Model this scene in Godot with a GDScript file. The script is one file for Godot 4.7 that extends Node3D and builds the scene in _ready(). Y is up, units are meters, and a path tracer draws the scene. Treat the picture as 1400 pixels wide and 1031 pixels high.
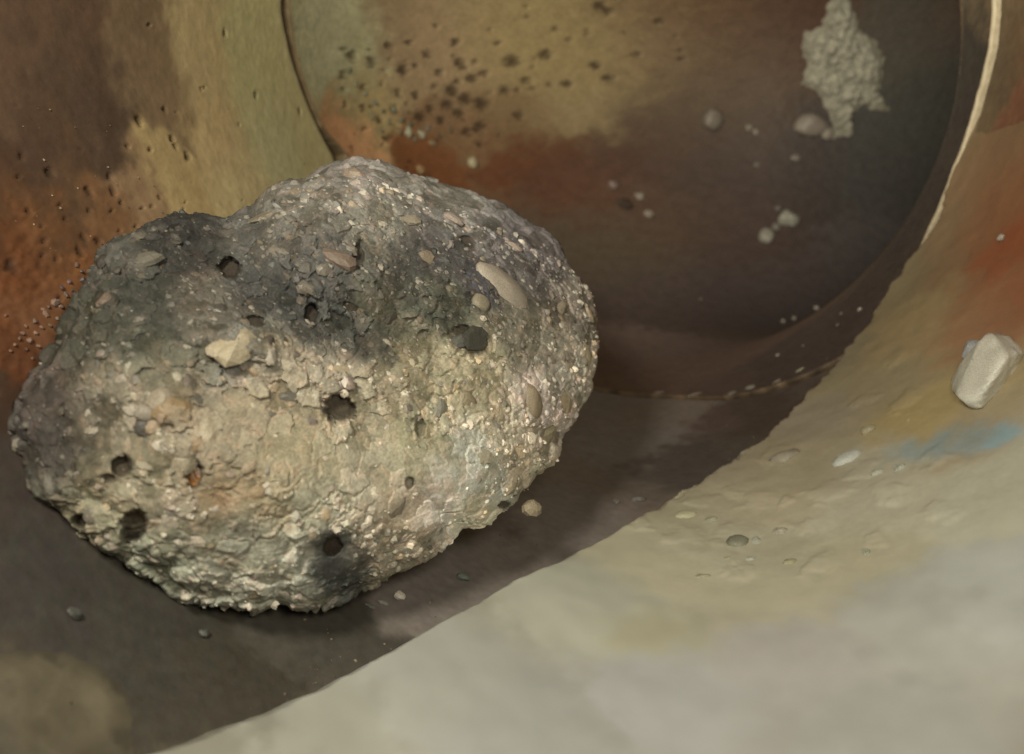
extends Node3D
# A lump of old mortar lying in a clay drain pipe just before an open joint, lit by an inspection camera's lamp and two added lamps.
# The pipe runs along -Z; angles round the pipe are degrees from its lowest line, positive towards +X.

const R := 0.075           # inside radius of the pipes
const ZB := 0.186          # where the second pipe starts to bend
const RC := 0.080          # radius of the bend's centre line
const BEND := 1.4835
const EDIR := Vector3(0.78801, 0.61566, 0.0)   # the side to which the pipe bends
const SHIFT := Vector3(-0.0007, -0.0005, 0.0)  # the second pipe sits a little off the first
const C0 := Vector3(-0.00728, -0.05917, -0.08194)       # middle of the lump
const RX := Vector3(0.84951, 0.21799, -0.48043)
const RY := Vector3(-0.51418, 0.54598, -0.66145)
const RN := Vector3(0.11812, 0.80894, 0.57590)
const EYE := Vector3(0.00808, 0.04419, 0.08194)       # where the lump's broad face looks, from its middle
const ROCK_DEPTH := 15.0

var joint := [Vector2(-180.0, 0.1680), Vector2(-110.0, 0.1600), Vector2(-75.0, 0.1570), Vector2(-62.9, 0.1620), Vector2(-56.8, 0.1680), Vector2(-49.0, 0.1770), Vector2(-41.0, 0.1870), Vector2(-20.0, 0.1960), Vector2(10.0, 0.1940), Vector2(36.4, 0.1860), Vector2(49.2, 0.1790), Vector2(59.1, 0.1690), Vector2(69.1, 0.1640), Vector2(78.9, 0.1600), Vector2(90.0, 0.1660), Vector2(104.7, 0.1740), Vector2(115.0, 0.1770), Vector2(127.0, 0.1760), Vector2(134.0, 0.1740), Vector2(180.0, 0.1680)]
var outline := [28.13, 28.45, 28.76, 29.07, 29.38, 29.70, 30.01, 30.13, 30.23, 30.33, 30.39, 30.44, 30.51, 30.61, 30.77, 31.07, 31.15, 30.30, 29.44, 29.06, 29.36, 29.27, 29.05, 28.92, 28.52, 27.50, 27.46, 27.34, 27.12, 26.99, 26.90, 27.11, 27.32, 27.21, 26.97, 26.70, 26.44, 26.22, 25.99, 26.09, 26.20, 26.30, 26.08, 25.43, 25.11, 25.18, 25.66, 25.59, 25.50, 25.33, 25.12, 24.86, 24.60, 24.51, 24.42, 24.33, 24.26, 24.18, 24.10, 24.03, 23.95, 23.94, 24.04, 24.13, 24.22, 24.35, 24.53, 24.72, 24.90, 25.09, 25.29, 25.48, 25.65, 25.80, 26.11, 27.05, 27.99, 28.69, 29.10, 29.62, 30.39, 31.11, 31.76, 32.42, 33.07, 33.50, 33.82, 34.99, 36.87, 37.57, 38.14, 38.65, 39.09, 40.84, 42.13, 43.04, 44.52, 45.73, 46.86, 47.92, 49.03, 50.20, 51.10, 51.86, 53.24, 53.66, 53.98, 54.25, 54.07, 53.79, 53.52, 54.11, 54.82, 54.04, 52.80, 51.41, 50.63, 50.19, 49.26, 48.20, 47.26, 46.32, 45.56, 44.80, 44.04, 43.25, 42.28, 41.57, 41.48, 41.39, 41.22, 41.03, 40.45, 39.60, 38.38, 37.44, 36.77, 35.45, 34.09, 32.93, 32.43, 31.94, 31.44, 30.67, 29.69, 28.74, 27.86, 26.99, 26.56, 26.16, 25.76, 26.01, 26.36, 26.73, 27.18, 27.54, 27.82, 28.10, 28.28, 28.40, 28.38, 28.37, 28.46, 28.57, 28.78, 29.03, 29.18, 29.04, 28.91, 28.67, 28.40, 28.32, 28.24, 28.07, 27.88, 27.70, 27.70, 27.71, 27.84, 27.98]
var rng := RandomNumberGenerator.new()
var n_soft: FastNoiseLite
var n_mid: FastNoiseLite
var n_fine: FastNoiseLite
var n_cell: FastNoiseLite
var n_cell_id: FastNoiseLite
var n_grain: FastNoiseLite
var n_grain_id: FastNoiseLite
var M := {}

func _ready() -> void:
	rng.seed = 4711
	# ---- camera
	var cam := Camera3D.new()
	cam.name = "camera"
	cam.fov = 55.0
	cam.near = 0.002
	cam.far = 20.0
	cam.transform = Transform3D(Basis(Vector3(0.78327, 0.61313, -0.10278), Vector3(-0.61196, 0.73127, -0.30125), Vector3(-0.10954, 0.29886, 0.94799)), Vector3(0.00080, -0.01498, 0.00000))
	var lens := CameraAttributesPhysical.new()
	lens.frustum_focal_length = 23.05
	lens.frustum_focus_distance = 0.094
	lens.exposure_aperture = 24.0
	lens.frustum_near = 0.002
	lens.frustum_far = 20.0
	cam.attributes = lens
	add_child(cam)
	cam.make_current()
	# ---- no sky: the inside of a closed pipe
	var env := Environment.new()
	env.background_mode = Environment.BG_COLOR
	env.background_color = Color(0, 0, 0)
	env.tonemap_mode = Environment.TONE_MAPPER_LINEAR
	env.tonemap_exposure = 1.08
	env.sdfgi_enabled = true
	env.ssao_enabled = true
	env.ssil_enabled = true
	var we := WorldEnvironment.new()
	we.name = "environment"
	we.environment = env
	add_child(we)
	# ---- the inspection camera's lamp, left of the lens, and two added lamps
	lamp("inspection_lamp", Vector3(-0.05420, -0.00159, -0.00847), Vector3(0.01004, -0.05831, -0.09076), 0.0115, 80.0)
	lamp("added_bend_spot", Vector3(-0.02652, -0.00335, -0.00260), Vector3(-0.00716, 0.02290, -0.22383), 0.10, 28.0)  # added spot, brightens the wall of the far bend
	lamp("added_fill_lamp", Vector3(0.00175, 0.00590, -0.00436), Vector3(0.01787, -0.05218, -0.09179), 0.0050, 80.0)  # added fill right of the lens, lifts the lump's shadow

	make_noises()
	make_materials()
	first_pipe()
	second_pipe()
	joint_filling()
	silt()
	lump()
	wall_stones()

# ------------------------------------------------------------------ lamps
func lamp(called: String, at: Vector3, to: Vector3, energy: float, cone: float) -> void:
	var l := SpotLight3D.new()
	l.name = called
	l.light_energy = energy
	l.light_color = Color(1.0, 0.955, 0.86)
	l.light_size = 0.003
	l.spot_range = 3.0
	l.spot_attenuation = 2.0
	l.spot_angle = cone
	l.spot_angle_attenuation = 0.9
	l.shadow_enabled = true
	add_child(l)
	l.look_at_from_position(at, to, Vector3.UP)

# ------------------------------------------------------------------ helpers
func noise(kind: int, cell_mm: float, octaves := 3, s := 1) -> FastNoiseLite:
	var n := FastNoiseLite.new()
	n.noise_type = kind
	n.seed = s
	n.frequency = 1.0 / cell_mm
	n.fractal_type = FastNoiseLite.FRACTAL_FBM if octaves > 1 else FastNoiseLite.FRACTAL_NONE
	n.fractal_octaves = octaves
	return n

func make_noises() -> void:
	n_soft = noise(FastNoiseLite.TYPE_SIMPLEX, 26.0, 3, 3)
	n_mid = noise(FastNoiseLite.TYPE_SIMPLEX, 7.0, 4, 5)
	n_fine = noise(FastNoiseLite.TYPE_SIMPLEX, 1.5, 3, 7)
	n_cell = noise(FastNoiseLite.TYPE_CELLULAR, 3.0, 1, 11)
	n_cell.cellular_jitter = 1.0
	n_cell.cellular_return_type = FastNoiseLite.RETURN_DISTANCE2_SUB
	n_cell_id = noise(FastNoiseLite.TYPE_CELLULAR, 3.0, 1, 11)
	n_cell_id.cellular_jitter = 1.0
	n_cell_id.cellular_return_type = FastNoiseLite.RETURN_CELL_VALUE
	n_grain = noise(FastNoiseLite.TYPE_CELLULAR, 1.15, 1, 17)
	n_grain.cellular_return_type = FastNoiseLite.RETURN_DISTANCE2_SUB
	n_grain_id = noise(FastNoiseLite.TYPE_CELLULAR, 1.15, 1, 17)
	n_grain_id.cellular_return_type = FastNoiseLite.RETURN_CELL_VALUE

func bump_texture(cell: float, s: int, kind := FastNoiseLite.TYPE_SIMPLEX, strength := 6.0) -> NoiseTexture2D:
	var t := NoiseTexture2D.new()
	t.width = 512
	t.height = 512
	t.seamless = true
	t.as_normal_map = true
	t.bump_strength = strength
	var n := FastNoiseLite.new()
	n.noise_type = kind
	n.seed = s
	n.frequency = 1.0 / cell
	n.fractal_octaves = 4
	t.noise = n
	return t

func tone_texture(cell: float, s: int, low: Color, high: Color) -> NoiseTexture2D:
	var t := NoiseTexture2D.new()
	t.width = 512
	t.height = 512
	t.seamless = true
	var n := FastNoiseLite.new()
	n.noise_type = FastNoiseLite.TYPE_SIMPLEX
	n.seed = s
	n.frequency = 1.0 / cell
	n.fractal_octaves = 5
	t.noise = n
	var g := Gradient.new()
	g.set_color(0, low)
	g.set_color(1, high)
	t.color_ramp = g
	return t

func mat(called: String, rough: float, bump: Texture2D, tone: Texture2D, per_metre: float, strength := 0.6, vertex := true) -> StandardMaterial3D:
	var m := StandardMaterial3D.new()
	m.resource_name = called
	m.roughness = rough
	m.vertex_color_use_as_albedo = vertex
	m.uv1_triplanar = true
	m.uv1_world_triplanar = true
	m.uv1_scale = Vector3.ONE * per_metre
	if bump:
		m.normal_enabled = true
		m.normal_texture = bump
		m.normal_scale = strength
	if tone:
		m.albedo_texture = tone
	return m

func make_materials() -> void:
	var bump_a := bump_texture(14.0, 2)
	var bump_b := bump_texture(9.0, 5, FastNoiseLite.TYPE_CELLULAR, 5.0)
	var tone_a := tone_texture(40.0, 8, Color(0.86, 0.85, 0.84), Color(1, 1, 1))
	var tone_b := tone_texture(16.0, 9, Color(0.74, 0.73, 0.72), Color(1, 1, 1))
	M.clay = mat("glazed_clay", 0.55, bump_a, tone_a, 34.0, 0.06)
	M.silt = mat("pale_silt", 0.45, null, null, 25.0)
	M.crust = mat("mortar_crust", 0.75, bump_b, tone_a, 60.0, 0.4)
	M.mortar = mat("old_mortar", 0.88, bump_b, tone_b, 70.0, 0.35)
	M.mortar.metallic_specular = 0.25
	M.joint = mat("joint_filling", 0.9, bump_a, tone_b, 60.0, 0.5)

func tag(o: Node3D, label: String, category := "", group := "", kind := "") -> Node3D:
	if label: o.set_meta("label", label)
	if category: o.set_meta("category", category)
	if group: o.set_meta("group", group)
	if kind: o.set_meta("kind", kind)
	return o

func put(called: String, m: Mesh, material: Material, parent: Node3D = self) -> MeshInstance3D:
	var o := MeshInstance3D.new()
	o.name = called
	o.mesh = m
	if material: o.material_override = material
	parent.add_child(o, true)
	return o

func grid_mesh(p: PackedVector3Array, c: PackedColorArray, nu: int, nv: int, wrap: bool, keep := PackedByteArray()) -> ArrayMesh:
	# p holds nv rows of nu points; u goes round, v goes along
	var n := PackedVector3Array()
	n.resize(p.size())
	for v in nv:
		for u in nu:
			var u0 := u - 1
			var u1 := u + 1
			if wrap:
				u0 = (u + nu - 1) % nu
				u1 = (u + 1) % nu
			else:
				u0 = maxi(u0, 0)
				u1 = mini(u1, nu - 1)
			var du := p[v * nu + u1] - p[v * nu + u0]
			var dv := p[mini(v + 1, nv - 1) * nu + u] - p[maxi(v - 1, 0) * nu + u]
			n[v * nu + u] = (du * 1000.0).cross(dv * 1000.0).normalized()
	var idx := PackedInt32Array()
	var last := nu if wrap else nu - 1
	for v in nv - 1:
		for u in last:
			if keep.size() and keep[v * nu + u] == 0: continue
			var a := v * nu + u
			var b := v * nu + (u + 1) % nu
			idx.append_array([a, a + nu, b, b, a + nu, b + nu])
	var arr := []
	arr.resize(Mesh.ARRAY_MAX)
	arr[Mesh.ARRAY_VERTEX] = p
	arr[Mesh.ARRAY_NORMAL] = n
	arr[Mesh.ARRAY_COLOR] = c
	arr[Mesh.ARRAY_INDEX] = idx
	var m := ArrayMesh.new()
	m.add_surface_from_arrays(Mesh.PRIMITIVE_TRIANGLES, arr)
	return m

func knots(list: Array, steps: Array) -> PackedFloat32Array:
	# values from list[0] to the last, each stretch cut into the given number of steps
	var o := PackedFloat32Array()
	for i in steps.size():
		for k in steps[i]:
			o.append(lerpf(list[i], list[i + 1], float(k) / steps[i]))
	o.append(list[-1])
	return o

func table(t: Array, x: float) -> float:
	if x <= t[0].x: return t[0].y
	for i in range(1, t.size()):
		if x <= t[i].x:
			var k: float = (x - t[i - 1].x) / (t[i].x - t[i - 1].x)
			return lerpf(t[i - 1].y, t[i].y, k)
	return t[-1].y

func wall(th: float, z: float, r := R) -> Vector3:
	var a := deg_to_rad(th)
	return Vector3(r * sin(a), -r * cos(a), -z)

func bend_point(th: float, s: float, r := R) -> Vector3:
	var a := deg_to_rad(th)
	var o := Vector3(r * sin(a), -r * cos(a), 0)
	if s <= ZB: return SHIFT + o + Vector3(0, 0, -s)
	var n := Vector3(-EDIR.y, EDIR.x, 0)
	var ang := minf((s - ZB) / RC, BEND)
	var l := s - ZB - RC * ang
	var rad := o.dot(EDIR)
	var x := RC - (RC - rad) * cos(ang) + l * sin(ang)
	var y := (RC - rad) * sin(ang) + l * cos(ang)
	return SHIFT + EDIR * x + n * o.dot(n) + Vector3(0, 0, -ZB - y)

func gap(th: float) -> float:
	return table([Vector2(-180, 0.002), Vector2(-90, 0.0055), Vector2(-40, 0.0055), Vector2(20, 0.0022), Vector2(60, 0.0016), Vector2(90, 0.0008), Vector2(140, 0.0005), Vector2(180, 0.002)], th)

# colours laid on a surface by weight of nearness: spots are [th, along, colour, reach in mm]
func blend(spots: Array, th: float, z: float, base: Color, sx := 1.309, sz := 1000.0, base_weight := 0.0003) -> Color:
	var acc := Vector3(base.r, base.g, base.b) * base_weight
	var w := base_weight
	for q in spots:
		var dx: float = (th - q[0]) * sx
		var dz: float = (z - q[1]) * sz
		var d2: float = (dx * dx + dz * dz) / (q[3] * q[3])
		if d2 > 25.0: continue
		var k := exp(-d2 * 1.2) + 0.004 * exp(-d2 * 0.2)
		var c: Color = q[2]
		acc += Vector3(c.r, c.g, c.b) * k
		w += k
	acc /= w
	return Color(acc.x, acc.y, acc.z)

func colour_map(spots: Array, x0: float, x1: float, nx: int, y0: float, y1: float, ny: int, in_mm := false) -> Dictionary:
	var cells := PackedColorArray()
	for j in ny:
		for i in nx:
			var x := lerpf(x0, x1, float(i) / (nx - 1))
			var y := lerpf(y0, y1, float(j) / (ny - 1))
			if in_mm: cells.append(blend(spots, x, y, Color(0.3, 0.28, 0.2), 1.0, 1.0))
			else: cells.append(blend(spots, x, y, Color(0.2, 0.15, 0.09)))
	return {"c": cells, "x0": x0, "x1": x1, "nx": nx, "y0": y0, "y1": y1, "ny": ny}

func look_up(m: Dictionary, x: float, y: float) -> Color:
	var fx: float = clampf((x - m.x0) / (m.x1 - m.x0), 0.0, 0.9999) * (m.nx - 1)
	var fy: float = clampf((y - m.y0) / (m.y1 - m.y0), 0.0, 0.9999) * (m.ny - 1)
	var i := int(fx)
	var j := int(fy)
	var c: PackedColorArray = m.c
	var n: int = m.nx
	return c[j * n + i].lerp(c[j * n + i + 1], fx - i).lerp(c[(j + 1) * n + i].lerp(c[(j + 1) * n + i + 1], fx - i), fy - j)

func hollow(pits: Array, th: float, z: float) -> float:
	# deepest of the small pits here, 0..1; pits are [th, along, radius in mm]
	var best := 0.0
	for q in pits:
		var dx: float = (th - q[0]) * 1.309
		if absf(dx) > 4.0: continue
		var dz: float = (z - q[1]) * 1000.0
		if absf(dz) > 8.0: continue
		var d2: float = (dx * dx + dz * dz) / (q[2] * q[2])
		if d2 < 4.0: best = maxf(best, exp(-d2 * d2 * 1.0))
	return best

# ------------------------------------------------------------------ the pipe in which the camera stands
func first_pipe() -> void:
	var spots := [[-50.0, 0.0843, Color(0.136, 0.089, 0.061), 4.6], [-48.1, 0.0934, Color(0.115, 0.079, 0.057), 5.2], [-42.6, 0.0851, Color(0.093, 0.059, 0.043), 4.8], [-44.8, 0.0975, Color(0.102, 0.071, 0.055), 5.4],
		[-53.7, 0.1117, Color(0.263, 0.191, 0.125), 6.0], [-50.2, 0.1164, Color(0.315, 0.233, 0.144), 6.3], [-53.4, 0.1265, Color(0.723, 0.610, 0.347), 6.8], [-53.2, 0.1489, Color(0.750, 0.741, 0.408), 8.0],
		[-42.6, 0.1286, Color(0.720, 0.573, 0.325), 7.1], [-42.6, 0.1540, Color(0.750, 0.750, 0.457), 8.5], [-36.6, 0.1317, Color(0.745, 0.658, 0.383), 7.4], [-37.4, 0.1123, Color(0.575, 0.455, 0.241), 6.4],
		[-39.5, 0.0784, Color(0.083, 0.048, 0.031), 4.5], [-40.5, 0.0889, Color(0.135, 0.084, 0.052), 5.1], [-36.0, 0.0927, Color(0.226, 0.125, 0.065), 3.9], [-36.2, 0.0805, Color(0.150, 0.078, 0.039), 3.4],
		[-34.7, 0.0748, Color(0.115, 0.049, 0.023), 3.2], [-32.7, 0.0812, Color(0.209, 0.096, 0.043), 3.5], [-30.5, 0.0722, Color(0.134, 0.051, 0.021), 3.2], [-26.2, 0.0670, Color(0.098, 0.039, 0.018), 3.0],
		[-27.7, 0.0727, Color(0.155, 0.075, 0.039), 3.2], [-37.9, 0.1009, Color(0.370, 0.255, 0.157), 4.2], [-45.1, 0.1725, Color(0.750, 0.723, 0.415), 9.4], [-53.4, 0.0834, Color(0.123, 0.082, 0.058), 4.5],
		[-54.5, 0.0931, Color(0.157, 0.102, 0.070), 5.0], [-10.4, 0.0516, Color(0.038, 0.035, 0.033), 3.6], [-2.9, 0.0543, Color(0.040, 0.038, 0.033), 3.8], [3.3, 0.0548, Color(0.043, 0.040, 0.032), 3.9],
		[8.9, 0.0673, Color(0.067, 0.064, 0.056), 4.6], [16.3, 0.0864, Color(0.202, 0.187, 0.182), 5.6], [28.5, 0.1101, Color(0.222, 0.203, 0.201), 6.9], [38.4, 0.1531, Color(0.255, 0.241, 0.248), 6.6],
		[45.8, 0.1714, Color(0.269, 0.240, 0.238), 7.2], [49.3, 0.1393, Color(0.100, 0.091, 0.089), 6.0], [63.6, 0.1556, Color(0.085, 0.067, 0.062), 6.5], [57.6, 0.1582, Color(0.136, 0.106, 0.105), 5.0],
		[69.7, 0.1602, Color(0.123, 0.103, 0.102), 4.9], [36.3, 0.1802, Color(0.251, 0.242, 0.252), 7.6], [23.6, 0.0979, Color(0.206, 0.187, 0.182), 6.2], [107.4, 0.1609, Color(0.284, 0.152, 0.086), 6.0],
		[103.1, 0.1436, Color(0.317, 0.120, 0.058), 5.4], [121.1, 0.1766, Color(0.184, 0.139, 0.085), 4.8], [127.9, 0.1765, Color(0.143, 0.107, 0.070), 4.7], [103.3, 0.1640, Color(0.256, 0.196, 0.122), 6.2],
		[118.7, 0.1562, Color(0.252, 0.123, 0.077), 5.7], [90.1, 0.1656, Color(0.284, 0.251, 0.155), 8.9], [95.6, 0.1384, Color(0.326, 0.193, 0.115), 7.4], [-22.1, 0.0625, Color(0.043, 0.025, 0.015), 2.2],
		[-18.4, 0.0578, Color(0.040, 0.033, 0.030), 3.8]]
	var pits := [[-45.35, 0.1062, 0.75], [-43.44, 0.1138, 0.58], [-41.28, 0.1171, 0.71], [-39.43, 0.0955, 0.50], [-38.01, 0.0951, 0.69], [-38.22, 0.0903, 0.66], [-32.73, 0.0839, 0.63], [-32.82, 0.0727, 0.72],
	[-33.99, 0.0857, 0.55], [-40.09, 0.0847, 0.62], [-57.52, 0.1369, 0.66], [-50.05, 0.1479, 0.73], [-48.50, 0.1700, 0.84], [-35.90, 0.0841, 0.36], [-36.94, 0.0788, 0.34], [-42.19, 0.1070, 0.44],
	[-42.59, 0.1143, 0.46], [-33.40, 0.0880, 0.47], [-39.97, 0.0795, 0.26], [-36.90, 0.1050, 0.39], [-34.15, 0.0970, 0.38], [-41.77, 0.0800, 0.12], [-35.74, 0.0799, 0.19], [-36.09, 0.0854, 0.14],
	[-29.15, 0.0767, 0.25], [-29.61, 0.0906, 0.15], [-37.14, 0.0842, 0.13], [-37.16, 0.0926, 0.16], [-35.04, 0.1102, 0.19], [-35.95, 0.0999, 0.27], [-27.39, 0.0849, 0.25], [-35.93, 0.1117, 0.20],
	[-34.50, 0.0818, 0.14], [-34.00, 0.0930, 0.24], [-34.46, 0.1024, 0.19], [-30.90, 0.0761, 0.18], [-32.72, 0.0796, 0.23], [-29.38, 0.1122, 0.18], [-42.37, 0.0914, 0.14], [-38.84, 0.0912, 0.22],
	[-35.51, 0.0894, 0.15], [-35.99, 0.0933, 0.28], [-38.37, 0.1156, 0.21], [-33.22, 0.0777, 0.25], [-30.82, 0.0958, 0.32], [-36.36, 0.0888, 0.35], [-33.45, 0.0923, 0.24], [-36.83, 0.0958, 0.36],
	[-37.05, 0.0801, 0.15], [-34.38, 0.0871, 0.15], [-46.10, 0.0826, 0.13], [-29.20, 0.1164, 0.27], [-42.28, 0.1015, 0.21], [-49.81, 0.1264, 0.22], [-39.53, 0.1667, 0.25], [-43.61, 0.0855, 0.13],
	[-55.86, 0.1130, 0.23], [-46.71, 0.1169, 0.21], [-35.27, 0.1309, 0.22], [-40.11, 0.0676, 0.19], [-45.65, 0.1383, 0.26], [-49.83, 0.1134, 0.18], [-42.67, 0.1042, 0.18], [-47.09, 0.1926, 0.40],
	[-44.06, 0.0983, 0.15], [-35.96, 0.1025, 0.28], [-42.59, 0.1018, 0.42], [-34.29, 0.0790, 0.43], [-41.64, 0.0810, 0.34], [-46.77, 0.1138, 0.34], [-49.97, 0.1277, 0.38]]
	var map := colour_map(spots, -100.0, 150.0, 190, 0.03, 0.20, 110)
	var ths := knots([-180.0, -95.0, -15.0, 60.0, 145.0, 180.0], [40, 420, 160, 200, 20])
	var ts := knots([0.0, 0.55, 0.66, 1.0], [8, 20, 300])
	var nu := ths.size()
	var p := PackedVector3Array()
	var c := PackedColorArray()
	for t in ts:
		for th in ths:
			var ze := table(joint, th) - 0.0012
			var z := lerpf(-0.30, ze, t)
			var s := th * 1.309
			var zm := z * 1000.0
			var w1 := n_soft.get_noise_2d(s * 2.0, zm * 2.0)
			var w2 := n_mid.get_noise_2d(s, zm)
			var w3 := n_fine.get_noise_2d(s, zm)
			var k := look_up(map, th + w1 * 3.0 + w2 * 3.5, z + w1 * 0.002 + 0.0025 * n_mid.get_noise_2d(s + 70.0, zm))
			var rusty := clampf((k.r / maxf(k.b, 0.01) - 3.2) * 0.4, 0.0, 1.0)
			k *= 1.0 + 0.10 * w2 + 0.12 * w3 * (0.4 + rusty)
			var deep := 0.0
			if th < -10.0 and z > 0.05: deep = hollow(pits, th + 0.25 * w3, z + 0.0003 * n_fine.get_noise_2d(s + 40.0, zm))
			if th < 15.0 and ze - z < 0.0011 + 0.0005 * w2: k = k.lerp(Color(0.52, 0.47, 0.33), 0.6)  # highlight along the joint edge, painted as a paler stripe
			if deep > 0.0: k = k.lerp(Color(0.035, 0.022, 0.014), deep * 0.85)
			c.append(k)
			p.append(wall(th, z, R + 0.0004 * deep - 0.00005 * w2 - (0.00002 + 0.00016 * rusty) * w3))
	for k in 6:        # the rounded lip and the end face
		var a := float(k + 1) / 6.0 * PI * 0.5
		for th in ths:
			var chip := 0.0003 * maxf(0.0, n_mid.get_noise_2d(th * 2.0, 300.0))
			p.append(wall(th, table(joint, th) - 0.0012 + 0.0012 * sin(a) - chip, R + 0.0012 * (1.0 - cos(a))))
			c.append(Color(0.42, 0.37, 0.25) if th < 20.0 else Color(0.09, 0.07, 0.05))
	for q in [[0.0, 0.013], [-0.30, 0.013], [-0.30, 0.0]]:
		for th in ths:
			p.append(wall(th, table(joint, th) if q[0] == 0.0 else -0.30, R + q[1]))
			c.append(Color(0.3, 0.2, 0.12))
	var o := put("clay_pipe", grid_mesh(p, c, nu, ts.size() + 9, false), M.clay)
	tag(o, "tan clay drain pipe in front, brown and rust stained left of the lump", "pipe")

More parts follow.
